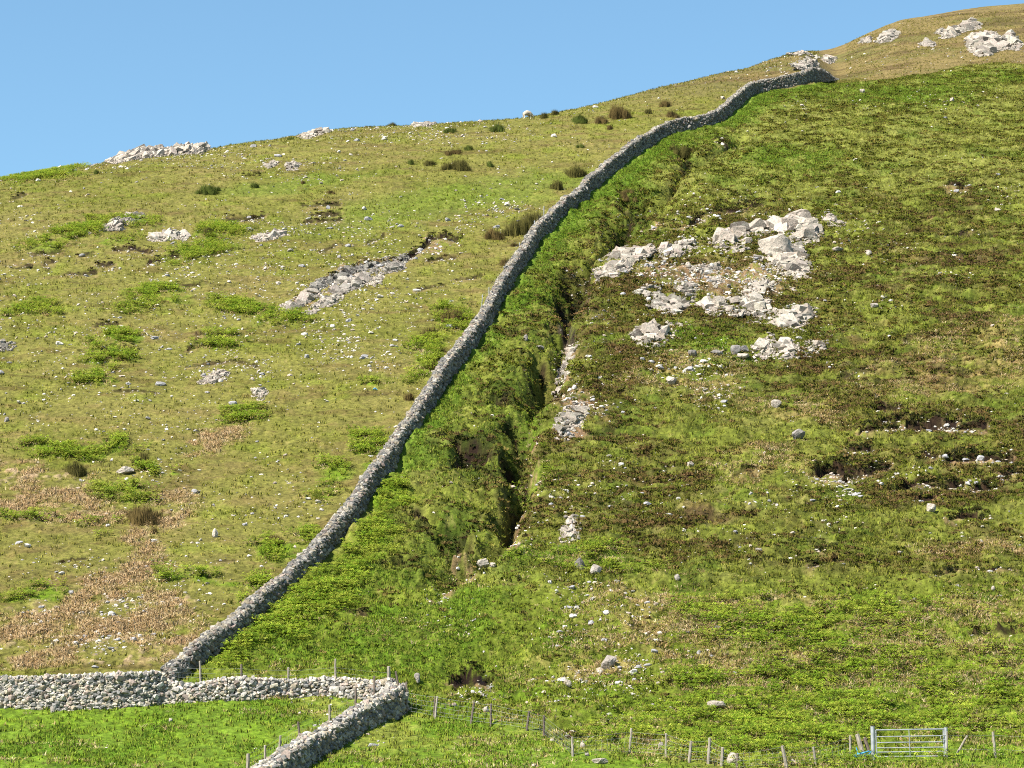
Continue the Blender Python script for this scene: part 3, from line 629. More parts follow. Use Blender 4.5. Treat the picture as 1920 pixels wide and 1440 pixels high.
OC = [
 # main crags right of the gully
 ('broad white crag slab at the upper left of the main rock face', [(1338,452),(1352,438),(1378,430),(1392,432),(1395,455),(1385,472),(1365,470),(1345,462)], .9, 1.4),
 ('jagged white crag at the top of the main rock face', [(1395,428),(1440,420),(1480,412),(1510,408),(1535,430),(1530,452),(1500,450),(1470,440),(1430,435),(1400,440)], 1.0, 1.2),
 ('long white rock ramp running down the right of the main crag', [(1478,455),(1500,460),(1508,480),(1514,505),(1512,522),(1490,520),(1460,505),(1440,490),(1415,480),(1430,470),(1460,478)], .8, 1.1),
 ('pale stepped ledge left of the main crag near the gully', [(1118,492),(1150,470),(1175,462),(1205,468),(1222,462),(1225,480),(1190,492),(1160,495),(1140,515),(1118,520)], .6, .9),
 ('pale rock rib in the middle of the stepped ledge', [(1222,480),(1245,462),(1268,464),(1275,455),(1300,450),(1300,465),(1280,478),(1245,492)], .7, .8),
 ('small pale rib above the wet rock beside the gully', [(1128,512),(1150,500),(1182,482),(1178,505),(1150,520),(1125,528)], .5, .8),
 ('low rubbly ledge under the middle of the crag field', [(1190,550),(1210,540),(1235,545),(1250,560),(1285,560),(1290,580),(1250,585),(1215,570)], .6, .7, .2),
 ('pale rock step under the dark overhang', [(1310,572),(1340,565),(1385,562),(1410,560),(1412,575),(1385,590),(1345,585)], .5, 1.0),
 ('white blocky rib joining the overhang to the lower crag', [(1400,548),(1430,548),(1435,570),(1448,585),(1445,602),(1412,605),(1405,590),(1420,580),(1405,565)], .7, 1.1),
 ('squared grey block at the lower right end of the crag', [(1445,592),(1470,588),(1500,580),(1525,578),(1525,592),(1505,605),(1490,618),(1472,612),(1455,605)], .9, 1.0),
 ('white slab tilted in the turf left of the lower scree', [(1188,628),(1205,616),(1235,618),(1255,612),(1272,610),(1262,625),(1240,640),(1218,650),(1200,642)], .7, .9),
 ('pale pointed outcrop left of the split boulder below the crag', [(1420,655),(1428,640),(1445,633),(1448,650),(1445,668),(1430,674),(1418,668)], .8, .9),
 ('split grey and white outcrop below the crag', [(1448,665),(1460,645),(1480,638),(1494,648),(1492,665),(1470,670)], .9, .9),
 ('thin pale ledge right of the split outcrop', [(1508,658),(1520,645),(1545,645),(1540,658),(1520,662)], .4, .8),
 ('scattered white crag at the upper right shoulder of the main rock', [(1545,412),(1560,404),(1580,420),(1560,425)], .4, .6),
 ('pale blocks in the middle of the brown rubble', [(1330,525),(1345,515),(1352,528),(1340,535)], .4, .6),
 ('broken rock band over the brown rubble', [(1290,500),(1320,492),(1350,498),(1345,508),(1310,512)], .4, .5, .2),
 ('broken rock band right of the brown rubble', [(1400,530),(1430,522),(1460,530),(1450,545),(1415,545)], .4, .6, .1),
 ('low shattered rib in the brown rubble left of the overhang', [(1270,540),(1290,532),(1310,545),(1300,558),(1275,555)], .5, .5, .3),
 # beside the gully
 ('pale standing rock on the right lip of the gully', [(1058,668),(1062,650),(1078,646),(1083,655),(1078,672),(1065,678)], .7, .8),
 ('pinkish broken rock on the gully bank', [(1042,720),(1050,700),(1068,688),(1062,705),(1050,725)], .5, 1.4),
 ('pale crumbling rock on the right bank of the gully', [(1045,800),(1060,770),(1085,760),(1095,772),(1080,795),(1062,815),(1045,818)], .5, .9),
 ('slender leaning rock in the heather under the gully mouth', [(1062,1005),(1066,990),(1072,975),(1076,985),(1080,1003),(1070,1008)], .6, .9),
 # left hill
 ('dark broken stone band along the top edge of the long left outcrop', [(578,543),(600,525),(640,508),(690,494),(740,486),(762,484),(758,490),(700,502),(650,518),(612,536),(590,546)], .35, .7, .75),
 ('grey shattered patch in the middle of the long left outcrop', [(622,545),(630,530),(655,520),(684,514),(690,525),(668,540),(640,552)], .4, .8, .35),
 ('grey smooth patch at the right of the long left outcrop', [(692,518),(700,504),(725,500),(750,496),(758,500),(742,510),(715,516),(700,524)], .4, .8, .5),
 ('little white ledge hanging under the long left outcrop', [(697,533),(703,522),(712,518),(712,526),(704,536)], .3, .6),
 ('white and black ledge at the low end of the left outcrops', [(524,583),(535,572),(556,562),(578,556),(598,548),(600,554),(580,566),(560,574),(540,584)], .6, .8, .15),
 ('tilted pale slab just right of the black ledge', [(570,586),(590,574),(608,562),(632,556),(637,562),(622,572),(600,580),(580,588)], .5, .8, .2),
 ('pale outcrop among bracken in the upper left', [(168,435),(195,430),(215,412),(240,405),(265,402),(268,412),(245,420),(225,430),(200,432)], .6, .7, .2),
 ('cluster of white rock right of the upper left bracken', [(280,446),(300,440),(320,436),(350,440),(345,448),(315,450),(290,452)], .4, .6),
 ('low white ledge above the stony turf', [(475,446),(500,440),(520,436),(535,440),(520,446),(490,450)], .3, .7),
 ('grey outcrop cut by the left edge', [(-30,640),(0,638),(18,643),(20,652),(0,657),(-30,660)], .6, .7, .4),
 ('white outcrop low in the left turf', [(380,718),(382,702),(400,697),(408,705),(402,718)], .5, .6),
 ('small white blade of rock right of the low white outcrop', [(406,698),(420,696),(422,710),(414,712)], .4, .5),
 ('compact white boulder patch left of the wall', [(473,744),(478,732),(492,728),(501,738),(490,748)], .5, .5),
 ('thin white ledge on the upper left turf', [(500,310),(515,302),(520,306),(505,316)], .3, .5),
 ('pale slabs under the upper left skyline', [(535,312),(545,306),(562,308),(558,316),(540,318)], .3, .5),
 # skyline
 ('jagged white crag along the left skyline', [(205,298),(240,291),(262,288),(300,281),(335,279),(360,279),(392,279),(380,287),(330,291),(270,296),(220,306)], 1.3, .9),
 ('thin white ledge running down the far left skyline', [(85,318),(130,310),(175,304),(180,308),(140,316),(100,320)], .4, .8),
 ('small white ledge on the skyline between two rush clumps', [(772,234),(800,232),(818,233),(800,238),(780,238)], .5, .5),
 ('white rocks at the first rise of the skyline', [(560,256),(600,248),(622,246),(600,253),(575,260)], .4, .6),
 ('pale dome of rock on the skyline above the wall end', [(1478,109),(1492,103),(1515,99),(1532,99),(1520,104),(1495,109)], .35, 1.0),
 ('shattered pale rock below the skyline dome', [(1485,132),(1500,120),(1520,112),(1532,115),(1525,124),(1505,133)], .3, .8, .3),
 ('pale rock left of a crease on the upper brown slope', [(1545,115),(1552,106),(1562,108),(1562,115),(1550,118)], .4, 1.0),
 ('rounded grey outcrop on the far brown hillside', [(1645,78),(1655,68),(1668,63),(1683,60),(1680,70),(1668,78),(1655,80)], 1.2, 1.1, .4),
 ('small grey outcrop left on the far brown hillside', [(1612,80),(1620,73),(1632,72),(1630,80)], .9, .9, .4),
 ('pale scattered rock on the far brown hillside', [(1726,85),(1735,79),(1750,80),(1750,88),(1735,86)], .8, .9, .3),
 ('long pale crag high on the far brown hillside', [(1766,72),(1780,58),(1800,50),(1815,44),(1836,44),(1832,54),(1800,62),(1785,70)], 1.6, 1.2, .2),
 ('narrow grey rock at the left of the high crag', [(1757,63),(1765,54),(1770,56),(1768,64)], 1.0, .9, .3),
 ('biggest pale crag on the far brown hillside', [(1816,70),(1835,66),(1855,64),(1866,75),(1868,95),(1852,108),(1838,106),(1826,98),(1818,85)], 2.0, 1.5, .15),
 ('pale crag beside the right edge on the far hillside', [(1872,95),(1880,75),(1892,66),(1900,72),(1912,85),(1905,95),(1888,92)], 1.8, 1.3, .15),
 ('small pale shelf over the biggest far crag', [(1842,66),(1855,60),(1866,62),(1862,68)], 1.0, 1.0, .2),
 ('pale knobbly ledge just left of the upper fence wall corner', [(1560,138),(1575,130),(1590,134),(1575,140)], .0, .6),
]
for n_, e in enumerate(OC):
    if e[2] <= 0: continue
    pc_y = np.mean([q[1] for q in e[1]])
    lab, poly, h, cell = e[:4]; gy_ = e[4] if len(e) > 4 else 0.0
    outcrop(lab, poly, h*(.6 if pc_y < 130 else .85), cell*.85, grey=min(1, gy_+.12), seed=100+n_*7)

BO = [
 ('big white boulder with a shaded green grey face in the middle of the crag', 1455, 482, 66, 52, 3, 1.0, 0.0),
 ('large pale boulder at the gully foot', 906, 1066, 26, 16, 5, 1.12, 0), ('small pale boulder touching the large one at the gully foot', 925, 1064, 14, 9, 6, 1.05, 0),
 ('grey lichened boulder in the grass below the heather', 1088, 1068, 22, 22, 7, .75, .5), ('white and grey boulder right of the grey lichened one', 1118, 1076, 24, 20, 8, 1.0, .2),
 ('rounded lichened boulder among scree on the lower slope', 1142, 1257, 30, 26, 9, .85, .3), ('white block at the foot of the lichened boulder', 1124, 1262, 14, 9, 10, 1.1, 0),
 ('white wedge stone down slope of the scree', 1064, 1287, 16, 12, 11, 1.1, 0),
 ('grey stone with a dark split in the heather right of centre', 1496, 822, 30, 24, 12, .85, .5), ('white flat topped block above the split grey stone', 1458, 766, 24, 15, 13, 1.05, .1),
 ('pinkish white boulder behind the fence posts', 1378, 1433, 30, 22, 14, 1.05, 0), ('flat pale boulder sunk in the bracken', 1345, 1331, 38, 14, 15, 1.0, .1),
 ('long white slab lying in the left bracken', 233, 890, 36, 14, 16, 1.05, .1), ('bright white sliver of stone on the left turf', 402, 1008, 14, 18, 17, 1.25, 0),
 ('white stone in the right heather beside a turf scar', 1746, 960, 20, 16, 18, 1.15, 0), ('white stone at the left of the crag scree', 1258, 722, 24, 16, 19, 1.1, 0),
 ('grey block left in the pair under the crag', 1380, 664, 20, 18, 20, .8, .6), ('dark grey block right in the pair under the crag', 1396, 662, 18, 14, 21, .7, .7),
 ('grey stone left of the block pair', 1343, 668, 28, 12, 22, .8, .5), ('flat white stone below the block pair', 1395, 676, 26, 9, 23, 1.1, 0),
 ('grey stone furthest left under the crag', 1300, 671, 20, 11, 24, .75, .5), ('pale block on the turf right of the crag', 1628, 478, 14, 13, 25, 1.1, 0),
 ('white pair of blocks right of the crag', 1570, 474, 24, 10, 26, 1.1, 0), ('white cluster stone in the upper right grass', 1871, 397, 14, 9, 27, 1.1, 0),
 ('white stone in the wheel of green near the crest', 1785, 190, 9, 8, 28, 1.1, 0), ('white stone under the far crest grass', 1617, 174, 10, 7, 29, 1.15, 0),
 ('pale grey stone cut by the heather at the right', 1640, 577, 16, 9, 30, .9, .2), ('white stone above the red scar beside the wall top', 1355, 186, 10, 6, 31, 1.15, 0),
 ('dark and white stone beside the field corner', 783, 1279, 13, 17, 32, .95, .4), ('white stone behind the middle fence', 911, 1336, 13, 13, 33, 1.1, 0),
 ('flat pale stone lying in the near field bottom', 1002, 1438, 14, 6, 34, 1.1, 0), ('upright grey stone against the tall field wall', 98, 1336, 9, 16, 35, .85, .3),
 ('pale stone alone in the green left field', 319, 1354, 9, 8, 36, 1.05, 0), ('pinkish stone at the bracken edge by the fence', 1239, 1404, 12, 12, 37, .85, .2),
 ('long pale stone under the dark scar by the fence', 1125, 1432, 34, 9, 38, .95, .1), ('pale stone at the end of the scar by the fence', 1092, 1402, 10, 11, 39, .95, .1),
 ('grey stone under the netting by the scar', 1101, 1418, 9, 7, 40, .8, .4), ('white stone on the tip of the gully mound', 960, 918, 14, 6, 41, 1.1, 0),
 ('white stone in bank vegetation left of the gully', 1012, 655, 22, 8, 42, .85, .5), ('grey white upright stone in the dark bank left of the gully', 986, 640, 9, 12, 43, .9, .4),
 ('stone with a white cap left of the crag rubble', 1290, 502, 14, 12, 44, 1.1, 0), ('white stone on the scar right of the heather', 1295, 876, 14, 10, 45, 1.1, 0),
 ('pale stone in heather near the right bottom terraces', 1486, 1004, 12, 7, 46, 1.0, .1), ('pale stone on the lower heather line', 1423, 1035, 14, 7, 47, .95, .2),
 ('pale stone at the right of the heather terraces', 1687, 1041, 12, 7, 48, 1.0, .1), ('white triangular stone in the right lower grass', 1862, 1107, 8, 9, 49, 1.1, 0),
 ('gray white stone by the lower scree head', 1270, 1089, 12, 12, 50, .9, .3), ('dark stone with a bright top on the left turf terrace', 544, 472, 14, 6, 51, .9, .3),
 ('bluish stone at the far left of the turf', 12, 791, 10, 11, 52, .85, .5), ('white stone in the middle of the stony turf', 522, 534, 12, 7, 53, 1.15, 0),
]
for lab, px, py, w_, h_, sd_, tone, gy_ in BO:
    boulder(lab, px, py, w_, h_, sd_, tone=tone, grey=gy_, dpt=.55 if w_ > 50 else .8)

# loose stones: where they lie thick
SCREE = [(560,560,260,110,.5),(480,500,200,60,.8),(640,470,160,60,.7),(520,440,120,30,.9),(600,560,200,60,.7),(660,640,120,60,.8),(420,690,150,40,.8),(420,670,50,12,1.6),(480,680,60,14,1.4),(230,700,220,120,.35),(280,780,180,60,.4),(130,620,160,60,.35),(40,540,60,60,.5),(60,430,60,30,.6),(1000,400,0,0,0),(935,390,50,16,1.6),(900,420,70,20,.8),(250,1090,110,40,1.5),(200,1140,110,30,1.6),(120,1180,80,30,1.3),(210,1210,90,30,1.5),(60,1160,60,20,1.0),(300,1150,100,40,.9),(320,900,60,40,.8),(320,1040,90,40,.4),(560,900,100,100,.25),(80,1050,90,40,.5),(180,295,100,20,.6),(440,300,120,14,.6),(560,320,120,20,.5),(360,308,60,6,1.0),(800,250,200,20,.4),
 (1350,480,200,90,1.0),(1300,520,120,60,2.0),(1400,560,150,40,1.2),(1580,430,70,30,1.2),(1640,470,60,20,1.0),(1230,700,70,30,.8),(1290,670,80,26,1.8),(1320,700,50,40,2.0),(1340,735,50,30,2.2),(1280,640,60,20,1.5),(1500,640,90,30,.8),(1560,660,100,30,.4),(1110,1110,60,20,1.3),(1140,1140,80,30,1.4),(1180,1190,100,40,1.2),(1220,1240,100,24,2.0),(1060,1250,60,14,1.8),(1140,1300,80,30,1.6),(1200,1340,70,40,.9),(900,1290,50,20,1.4),(960,1320,60,20,.8),(850,1160,60,40,.7),(840,1120,40,30,.6),(1560,900,60,16,2.0),(1570,940,60,30,1.5),(1480,930,80,40,.6),(1540,960,50,20,1.0),(1120,740,60,40,1.0),(1100,640,60,30,.9),(1130,590,60,20,.7),(1040,930,50,30,.9),(1000,985,30,30,1.0),(1220,900,120,60,.5),(1350,1000,150,50,.4),(1680,880,200,20,.6),(1800,895,100,12,1.2),(1720,790,80,10,1.4),(1860,850,60,10,1.4),(1640,800,60,8,1.0),(1780,190,100,20,.4),(1640,200,60,10,.5),(1510,190,30,14,.9),(1860,380,60,30,.4),(1590,570,50,12,.5),(1780,520,30,14,1.0),(1900,580,20,12,.6),(1640,575,30,10,1.0),(1490,380,60,12,.6),(1210,390,30,12,2.0),(1110,490,40,14,1.2),(1750,110,150,20,.5),(1650,120,60,16,.4),(1500,125,60,16,.8),(1850,1010,70,20,.5),(1700,1120,120,20,.3),(1540,1220,60,6,1.2),(1300,1340,60,30,.3),(1120,1400,60,16,.9),(1310,1250,80,20,1.0),(1260,655,60,10,1.6),(1345,700,40,40,1.4),(1240,1180,60,30,1.0),(1080,1180,60,40,.8)]
dens = 0.045-.02*right
for e in SCREE:
    if e[4] > 0: dens = np.maximum(dens, ell(e[0], e[1], e[2], e[3], 0, .8)*e[4])
dens = dens+0.09*(1-right)*sst(.0, .6, n1)*(1-field)
dens = dens*(1-0.9*np.clip(m_brL+m_brR+m_brB, 0, 1))
dens = dens*(0.25+0.9*sst(-.1, .5, fbm(XX/1.4, YY/1.8, 3, 151)))
dens = dens*(1-.75*beyond)*(1-.4*(PY < 230))*(1-.93*field)+0.25*field*sst(.2, .7, n1)*sst(760, 700, PX)
dens = dens+np.clip(soil_pale, 0, 1)*1.1
core = (abs(AA) < .2) & (YY > 106) & (YY < 400)
occl = (abs(wx+12) < 26) & (PY < 1275)
cellA = np.gradient(XX, axis=1)*np.gradient(YY, axis=0)*1.1
def scatter(w, n, ypow=0.0):
    p = (w*np.abs(cellA)*core*(~occl)*(280/YY)**ypow).ravel(); p = p/p.sum()
    idx = rng.choice(p.size, n, p=p)
    r_, c_ = np.divmod(idx, na)
    y = YY[r_, c_]+rng.uniform(-.5, .5, n)*np.gradient(Yx)[r_]; x = (AA[r_, c_]+rng.uniform(-.5, .5, n)*np.gradient(Ax)[c_])*y
    return x, y, grid_at(x, y), r_, c_
NS = 25000
x, y, z, r_, c_ = scatter(dens, NS, 0.8)
size = np.clip(0.046*rng.lognormal(0, .58, NS), .028, .24)*(y/170)**.25
sc = size[:, None]*np.stack([rng.uniform(.8, 1.6, NS), rng.uniform(.7, 1.2, NS), rng.uniform(.45, .9, NS)], 1)
cc = np.array([lin(226,218,208), lin(206,196,188), lin(170,166,168), lin(235,228,215), lin(196,180,168)])[rng.integers(0, 5, NS)]*np.array([1.03, 1, .94])*.70*rng.uniform(.8, 1.12, (NS, 1))
order_ = np.argsort(-(size/y)); big = order_[:300]; rest = order_[300:]
STI = [rock(2, 8, 200+s, 0.03) for s in range(10)]
M = rotz(rng.uniform(0, 6.28, NS))@rot_rand(NS, .15)*sc[:, None, :]
pos = np.stack([x, y, z+sc[:, 2]*.25], 1)
v, f_, ii = instance(ST0, rng.integers(0, len(ST0), len(rest)), M[rest], pos[rest])
o = mesh_np('loose_stones', v, f_, M_STONE, cc[rest][ii])
tag(o, 'countless small pale stones strewn over the turf', kind='stuff')
protoS = []
for k, (pv, pf) in enumerate(STI):
    for t_ in range(2):
        col_ = np.tile(np.array([lin(224,216,206), lin(176,172,172)])[t_]*.68, (len(pv), 1))*(1+.1*noise(pv[:, 0]*3, pv[:, 2]*3+pv[:, 1], k)[:, None])
        protoS.append(mesh_np('stone', pv, pf, M_STONE, col_, link=False))
for k in big:
    t_ = 0 if cc[k].mean() > .40 else 1
    o = bpy.data.objects.new('stone', protoS[int(rng.integers(0, 10))*2+t_]); scene.collection.objects.link(o)
    o.location = pos[k]; o.scale = sc[k]; o.rotation_euler = (float(rng.uniform(-.2, .2)), float(rng.uniform(-.2, .2)), float(rng.uniform(0, 6.28)))
    px_, py_ = PX[r_[k], c_[k]], PY[r_[k], c_[k]]
    tone = 'pale' if t_ == 0 else 'grey'
    if field[r_[k], c_[k]] > .5: w_, g_ = 'lying in the green field below the walls', 'stones in the lower fields'
    elif right[r_[k], c_[k]] < .5: w_, g_ = ('low among dead bracken left of the long wall' if py_ > 1000 else 'on the stony turf left of the long wall'), 'stones left of the long wall'
    elif py_ > 1060: w_, g_ = 'on the lower slope above the wire fence', 'stones on the lower slope'
    elif py_ > 760: w_, g_ = 'in the heather below the crags', 'stones in the heather'
    elif py_ > 380: w_, g_ = 'fallen around the main crags', 'stones round the crags'
    else: w_, g_ = 'in the upper grass above the crags', 'stones in the upper grass'
    tag(o, 'small %s loose stone %s' % (tone, w_), 'stone', tone+' '+g_)

# ------------------------------------------------------------------ vegetation (uncountable ground cover)
def blades(n, h, spread, w, seed, lean=.5, seg=1):
    """a tuft: n tapering blades from one root"""
    r = np.random.default_rng(seed); Vv = []; Ff = []
    for i in range(n):
        a = r.uniform(0, 6.28); b = r.uniform(0, spread); root = np.array([b*math.cos(a), b*math.sin(a), -.12*h])
        L = h*r.uniform(.55, 1.1); le = lean*r.uniform(.3, 1.2); a2 = a+r.uniform(-.6, .6)
        tip = root+np.array([le*L*math.cos(a2), le*L*math.sin(a2), L*math.sqrt(max(.1, 1-min(le, .95)**2))+.12*h])
        pr = np.array([-math.sin(a2+r.uniform(-.8, .8)), math.cos(a2), 0])*w*r.uniform(.7, 1.2)
        mid = (root+tip)/2+np.array([0, 0, .12*L])
        k = len(Vv); Vv += [root-pr, root+pr, mid+pr*.8, mid-pr*.8, tip]
        Ff += [[k, k+1, k+2], [k, k+2, k+3], [k+3, k+2, k+4]]
    return np.array(Vv), np.array(Ff)
def frond(n, h, seed):
    """bracken: arching fronds with side leaflets"""
    r = np.random.default_rng(seed); Vv = []; Ff = []
    for i in range(n):
        a = 6.28*i/n+r.uniform(-.4, .4); L = h*r.uniform(.7, 1.15); d = np.array([math.cos(a), math.sin(a), 0]); s_ = np.array([-d[1], d[0], 0])
        prev = None
        for j in range(6):
            t = j/5; p = d*L*(.10+.62*t)+np.array([0, 0, h*(.30+1.0*math.sin(t*1.9)-.55*t*t)]); wd = .24*L*(1-t)**.8*(0.5 if j == 0 else 1)+.01
            if j < 5:
                k = len(Vv); q = p+d*L*.13
                dr = np.array([0, 0, -.10*h*r.uniform(.3, 1.5)])
                Vv += [p, q, p+s_*wd+d*.05*L+dr, p-s_*wd+d*.05*L+dr]
                Ff += [[k, k+1, k+2], [k, k+3, k+1]]
    return np.array(Vv), np.array(Ff)
def heath(n, h, rad, seed):
    """low cushion of short upright sprigs"""
    r = np.random.default_rng(seed); Vv = []; Ff = []
    for i in range(n):
        a = r.uniform(0, 6.28); b = rad*math.sqrt(r.uniform()); hh = h*(1-.6*(b/rad)**2)*r.uniform(.7, 1.15)
        p = np.array([b*math.cos(a), b*math.sin(a), -.05]); e = r.normal(size=3)*.06; wv = r.normal(size=3); wv[2] *= .3; wv = wv/np.linalg.norm(wv)*.055*r.uniform(.6, 1.4)
        k = len(Vv); top_ = p+np.array([e[0], e[1], hh+.05]); m_ = (p+top_)/2+wv*1.6
        Vv += [p-wv, p+wv, top_+wv*.5, m_, top_-wv*.5]; Ff += [[k, k+1, k+2], [k, k+2, k+4], [k, k+3, k+4]]
    return np.array(Vv), np.array(Ff)
def cover(name, label, w, n, protos, smin_, smax_, cols, ypow=.6, ground_mix=.0, jit=.28, mat=M_LEAF, zs=(.8, 1.2), gain=1.3):
    x, y, z, r_, c_ = scatter(w, n, ypow)
    s = rng.uniform(smin_, smax_, n)
    M = rotz(rng.uniform(0, 6.28, n))*np.stack([s, s, s*rng.uniform(*zs, n)], 1)[:, None, :]
    v, f_, ii = instance(protos, rng.integers(0, len(protos), n), M, np.stack([x, y, z-.01], 1))
    C = np.array(cols)[rng.integers(0, len(cols), n)]*(1-ground_mix)+c[r_, c_]*ground_mix*1.05
    C = np.clip(C*np.array([1.06, 1.04, .80])*gain*rng.uniform(1-jit, 1+jit, (n, 1)), .01, .8)
    Cv = C[ii]*rng.uniform(.85, 1.15, (len(ii), 1))
    o = mesh_np(name, v, f_, mat, Cv); tag(o, label, kind='stuff'); return o
base_w = np.ones_like(PX)
bare = 1-.985*np.clip(soil_and_shade+soil_pale*1.15+wet, 0, 1)
GR = [blades(9, .16, .10, .014, s, .7) for s in range(8)]
cover('grass_tufts', 'short rough grass covering the hillside', bare*(.22+.78*right)*(1-.5*field)*(.4+.6*sst(-.3, .5, n2)), 190000, GR, .6, 1.5, [alb(150,155,66), alb(128,140,48), alb(170,160,95)], .5, .55, jit=.26, gain=1.35)
HE = [heath(26, .24, .30, 300+s) for s in range(8)]
cover('heather_cushions', 'low dark heather and moss cushions on the right slope', bare*(m_hea*sst(-.3, .4, hn*.6+st2*.8)+m_dk*.28*sst(-.1, .4, hn)+ell(1370,500,190,90)*.8*sst(-.1,.4,n2)+.10*right*sst(.1, .6, hn))*(1-m_tan*.7)*(1-field)*(1-strip), 30000, HE, .38, .98, [alb(96,106,38), alb(118,130,44), alb(116,92,62), alb(84,92,36), alb(120,96,74), alb(146,116,88)], .4, .35, zs=(.45, .9), gain=1.5)
HE2 = [heath(20, .14, .24, 330+s) for s in range(5)]
cover('moss_hummocks', 'small olive tussocks on the upper right grass', bare*right*(1-m_hea)*(1-field)*(1-strip)*(1-beyond)*(PY < 700)*sst(-.1, .5, fbm(XX/1.3, YY/1.1, 3, 81)), 9000, HE2, .6, 1.4, [alb(110,116,46), alb(126,104,62), alb(112,128,50)], .4, .45, zs=(.5, 1))
cover('turf_lips', 'dark tussocks hanging over the eroded turf scars and hollows', LIP**1.5*(.35+.65*right)+m_hol*.7, 3200, HE, .35, .85, [alb(84,80,38), alb(96,76,50), alb(100,108,40), alb(70,78,30)], .4, .1, zs=(.5, 1.0), gain=1.0)
FR = [frond(7, .42, 400+s) for s in range(8)]
cover('bracken', 'bright green bracken fronds in patches', (m_brL*1.6*sst(-.55, .1, n2+.6*n3)+m_brR*1.2+m_brB*sst(-.35, .35, st2*.7+n2*.7+.4*n3)*.85)*bare, 22000, FR, .5, 1.15, [alb(136,160,52), alb(112,142,44), alb(160,172,70), alb(92,118,38), alb(142,150,64)], .5, .15, gain=1.55, jit=.35)
DB = [blades(8, .22, .22, .018, 500+s, 1.15) for s in range(6)]
cover('dead_bracken', 'pinkish brown litter of last year\'s bracken', (m_dead*1.4*sst(-.9, .1, n3+n2)+m_tan*.6+m_brB*.55+.35*m_brL+.12*low*right*sst(0, .5, n5))*sst(-.6, .1, n2)*bare, 36000, DB, .6, 1.3, [alb(208,178,154), alb(226,204,184), alb(182,150,126), alb(164,140,106)], .5, .2, gain=1.5)
SG = [blades(12, .15, .12, .014, 540+s, .6) for s in range(6)]
cover('lush_grass', 'longer vivid green grass by the walls and in the lower fields', (strip*1.2+m_lush*.6+field*.30*sst(-.2, .5, n2)+.5*m_dk*sst(.0, -.5, hn))*bare, 42000, SG, .5, 1.2, [alb(128,164,50), alb(108,148,42), alb(152,176,66)], .4, .3)

# ------------------------------------------------------------------ rush clumps (things)
RB = [blades(110, .62, .34, .012, 600+s, .42) for s in range(5)]
RU = [
 ('dark rush clump, largest on the upper turf between wall and skyline', 860,318,34,17,0),('green rush clump just right of the largest one', 918,313,12,9,1),('spreading rush clump just left of the largest one', 838,318,18,11,0),
 ('small green rush clump furthest left in the upper row', 770,308,12,8,1),('low rush clump second from the left in the upper row', 805,311,18,9,0),
 ('dark rush clump on the skyline left of the sheep', 735,235,20,7,0),('low rush clump at the left of the skyline dip', 690,236,14,4,0),
 ('brown rush mound right of the sheep', 1160,222,34,24,2),('dark brown rush clump at the left of the brown mound', 1128,232,16,12,2),('green rush clump under the brown mound', 1085,230,24,14,1),
 ('rush clump beside the sheep on the skyline', 1020,222,14,10,0),('tall rush clump right of the sheep', 1040,216,12,10,0),('brown clump above the wall bend', 1248,200,18,10,2),('brown rush clump by the upper wall', 1262,220,16,12,2),
 ('thin rush clump in pale turf', 1144,243,9,8,2),('rush clump between the mound and the wall', 1215,214,14,9,0),('green rush clump below the skyline left of the sheep', 935,246,22,14,1),('low rush streak below the skyline', 845,249,20,9,1),
 ('brown rush streak left under the skyline', 850,290,26,9,2),('rush streak above the large clump', 880,282,16,8,1),('low rush on a green shelf', 1088,277,16,6,1),
 ('dark rush clump leaning on the wall, upper one', 1080,330,26,20,0),('dark rush clump leaning on the wall, lower one', 1046,356,18,16,0),
 ('large brown rush bank left of the wall', 975,440,46,30,0),('tall end of the rush bank against the wall', 1000,422,34,24,0),('reddish rush end of the bank', 925,448,26,14,2),('low rush tuft under the bank', 965,462,12,8,2),('brown tuft close to the wall by the fence post', 945,498,14,14,2),
 ('dark rush clump high on the left hill', 388,362,36,12,1),('small rush clump right of the high left clump', 478,352,14,10,1),('rush streak under the left skyline', 470,328,30,5,0),
 ('round rush clump in the left bracken', 390,443,18,14,0),('dark green rush clump on the left hill shoulder', 50,334,14,7,1),('little dark shrub on the left skyline slope', 180,327,5,8,1),
 ('brown rush clump in the low left bracken, middle', 265,872,22,16,0),('dark brown rush clump left of the white slab', 140,892,24,20,0),('tall reddish rush clump in dead bracken', 270,980,42,26,2),('small rush tuft under the reddish clump', 288,1001,10,9,2),
 ('rush clump in the low bracken patch by the wall', 512,1024,30,16,2),('brown rush clump beside the mid wall', 845,600,40,18,2),('brown rush clump lower beside the mid wall', 805,632,24,16,2),('low brown tuft beside the wall on pale turf', 812,692,16,10,2),('brown tuft against the wall above the bracken', 765,752,14,12,2),
 ('low rush clump above the left skyline rocks', 140,313,12,4,0),('pale brown rush tuft on upper left turf', 622,364,14,7,2),('reddish rush tuft among upper left turf', 568,345,10,6,2),('low green rush near the skyline stones', 545,262,14,5,1),
 ('brown bush at the head of the gully hole', 1176,374,36,11,2),('dark shrub over the upper gully', 1278,292,34,16,0),
]
rcol = [lin(104,98,48)*.5, lin(98,110,44)*.5, lin(116,98,56)*.5]
rprot = {}
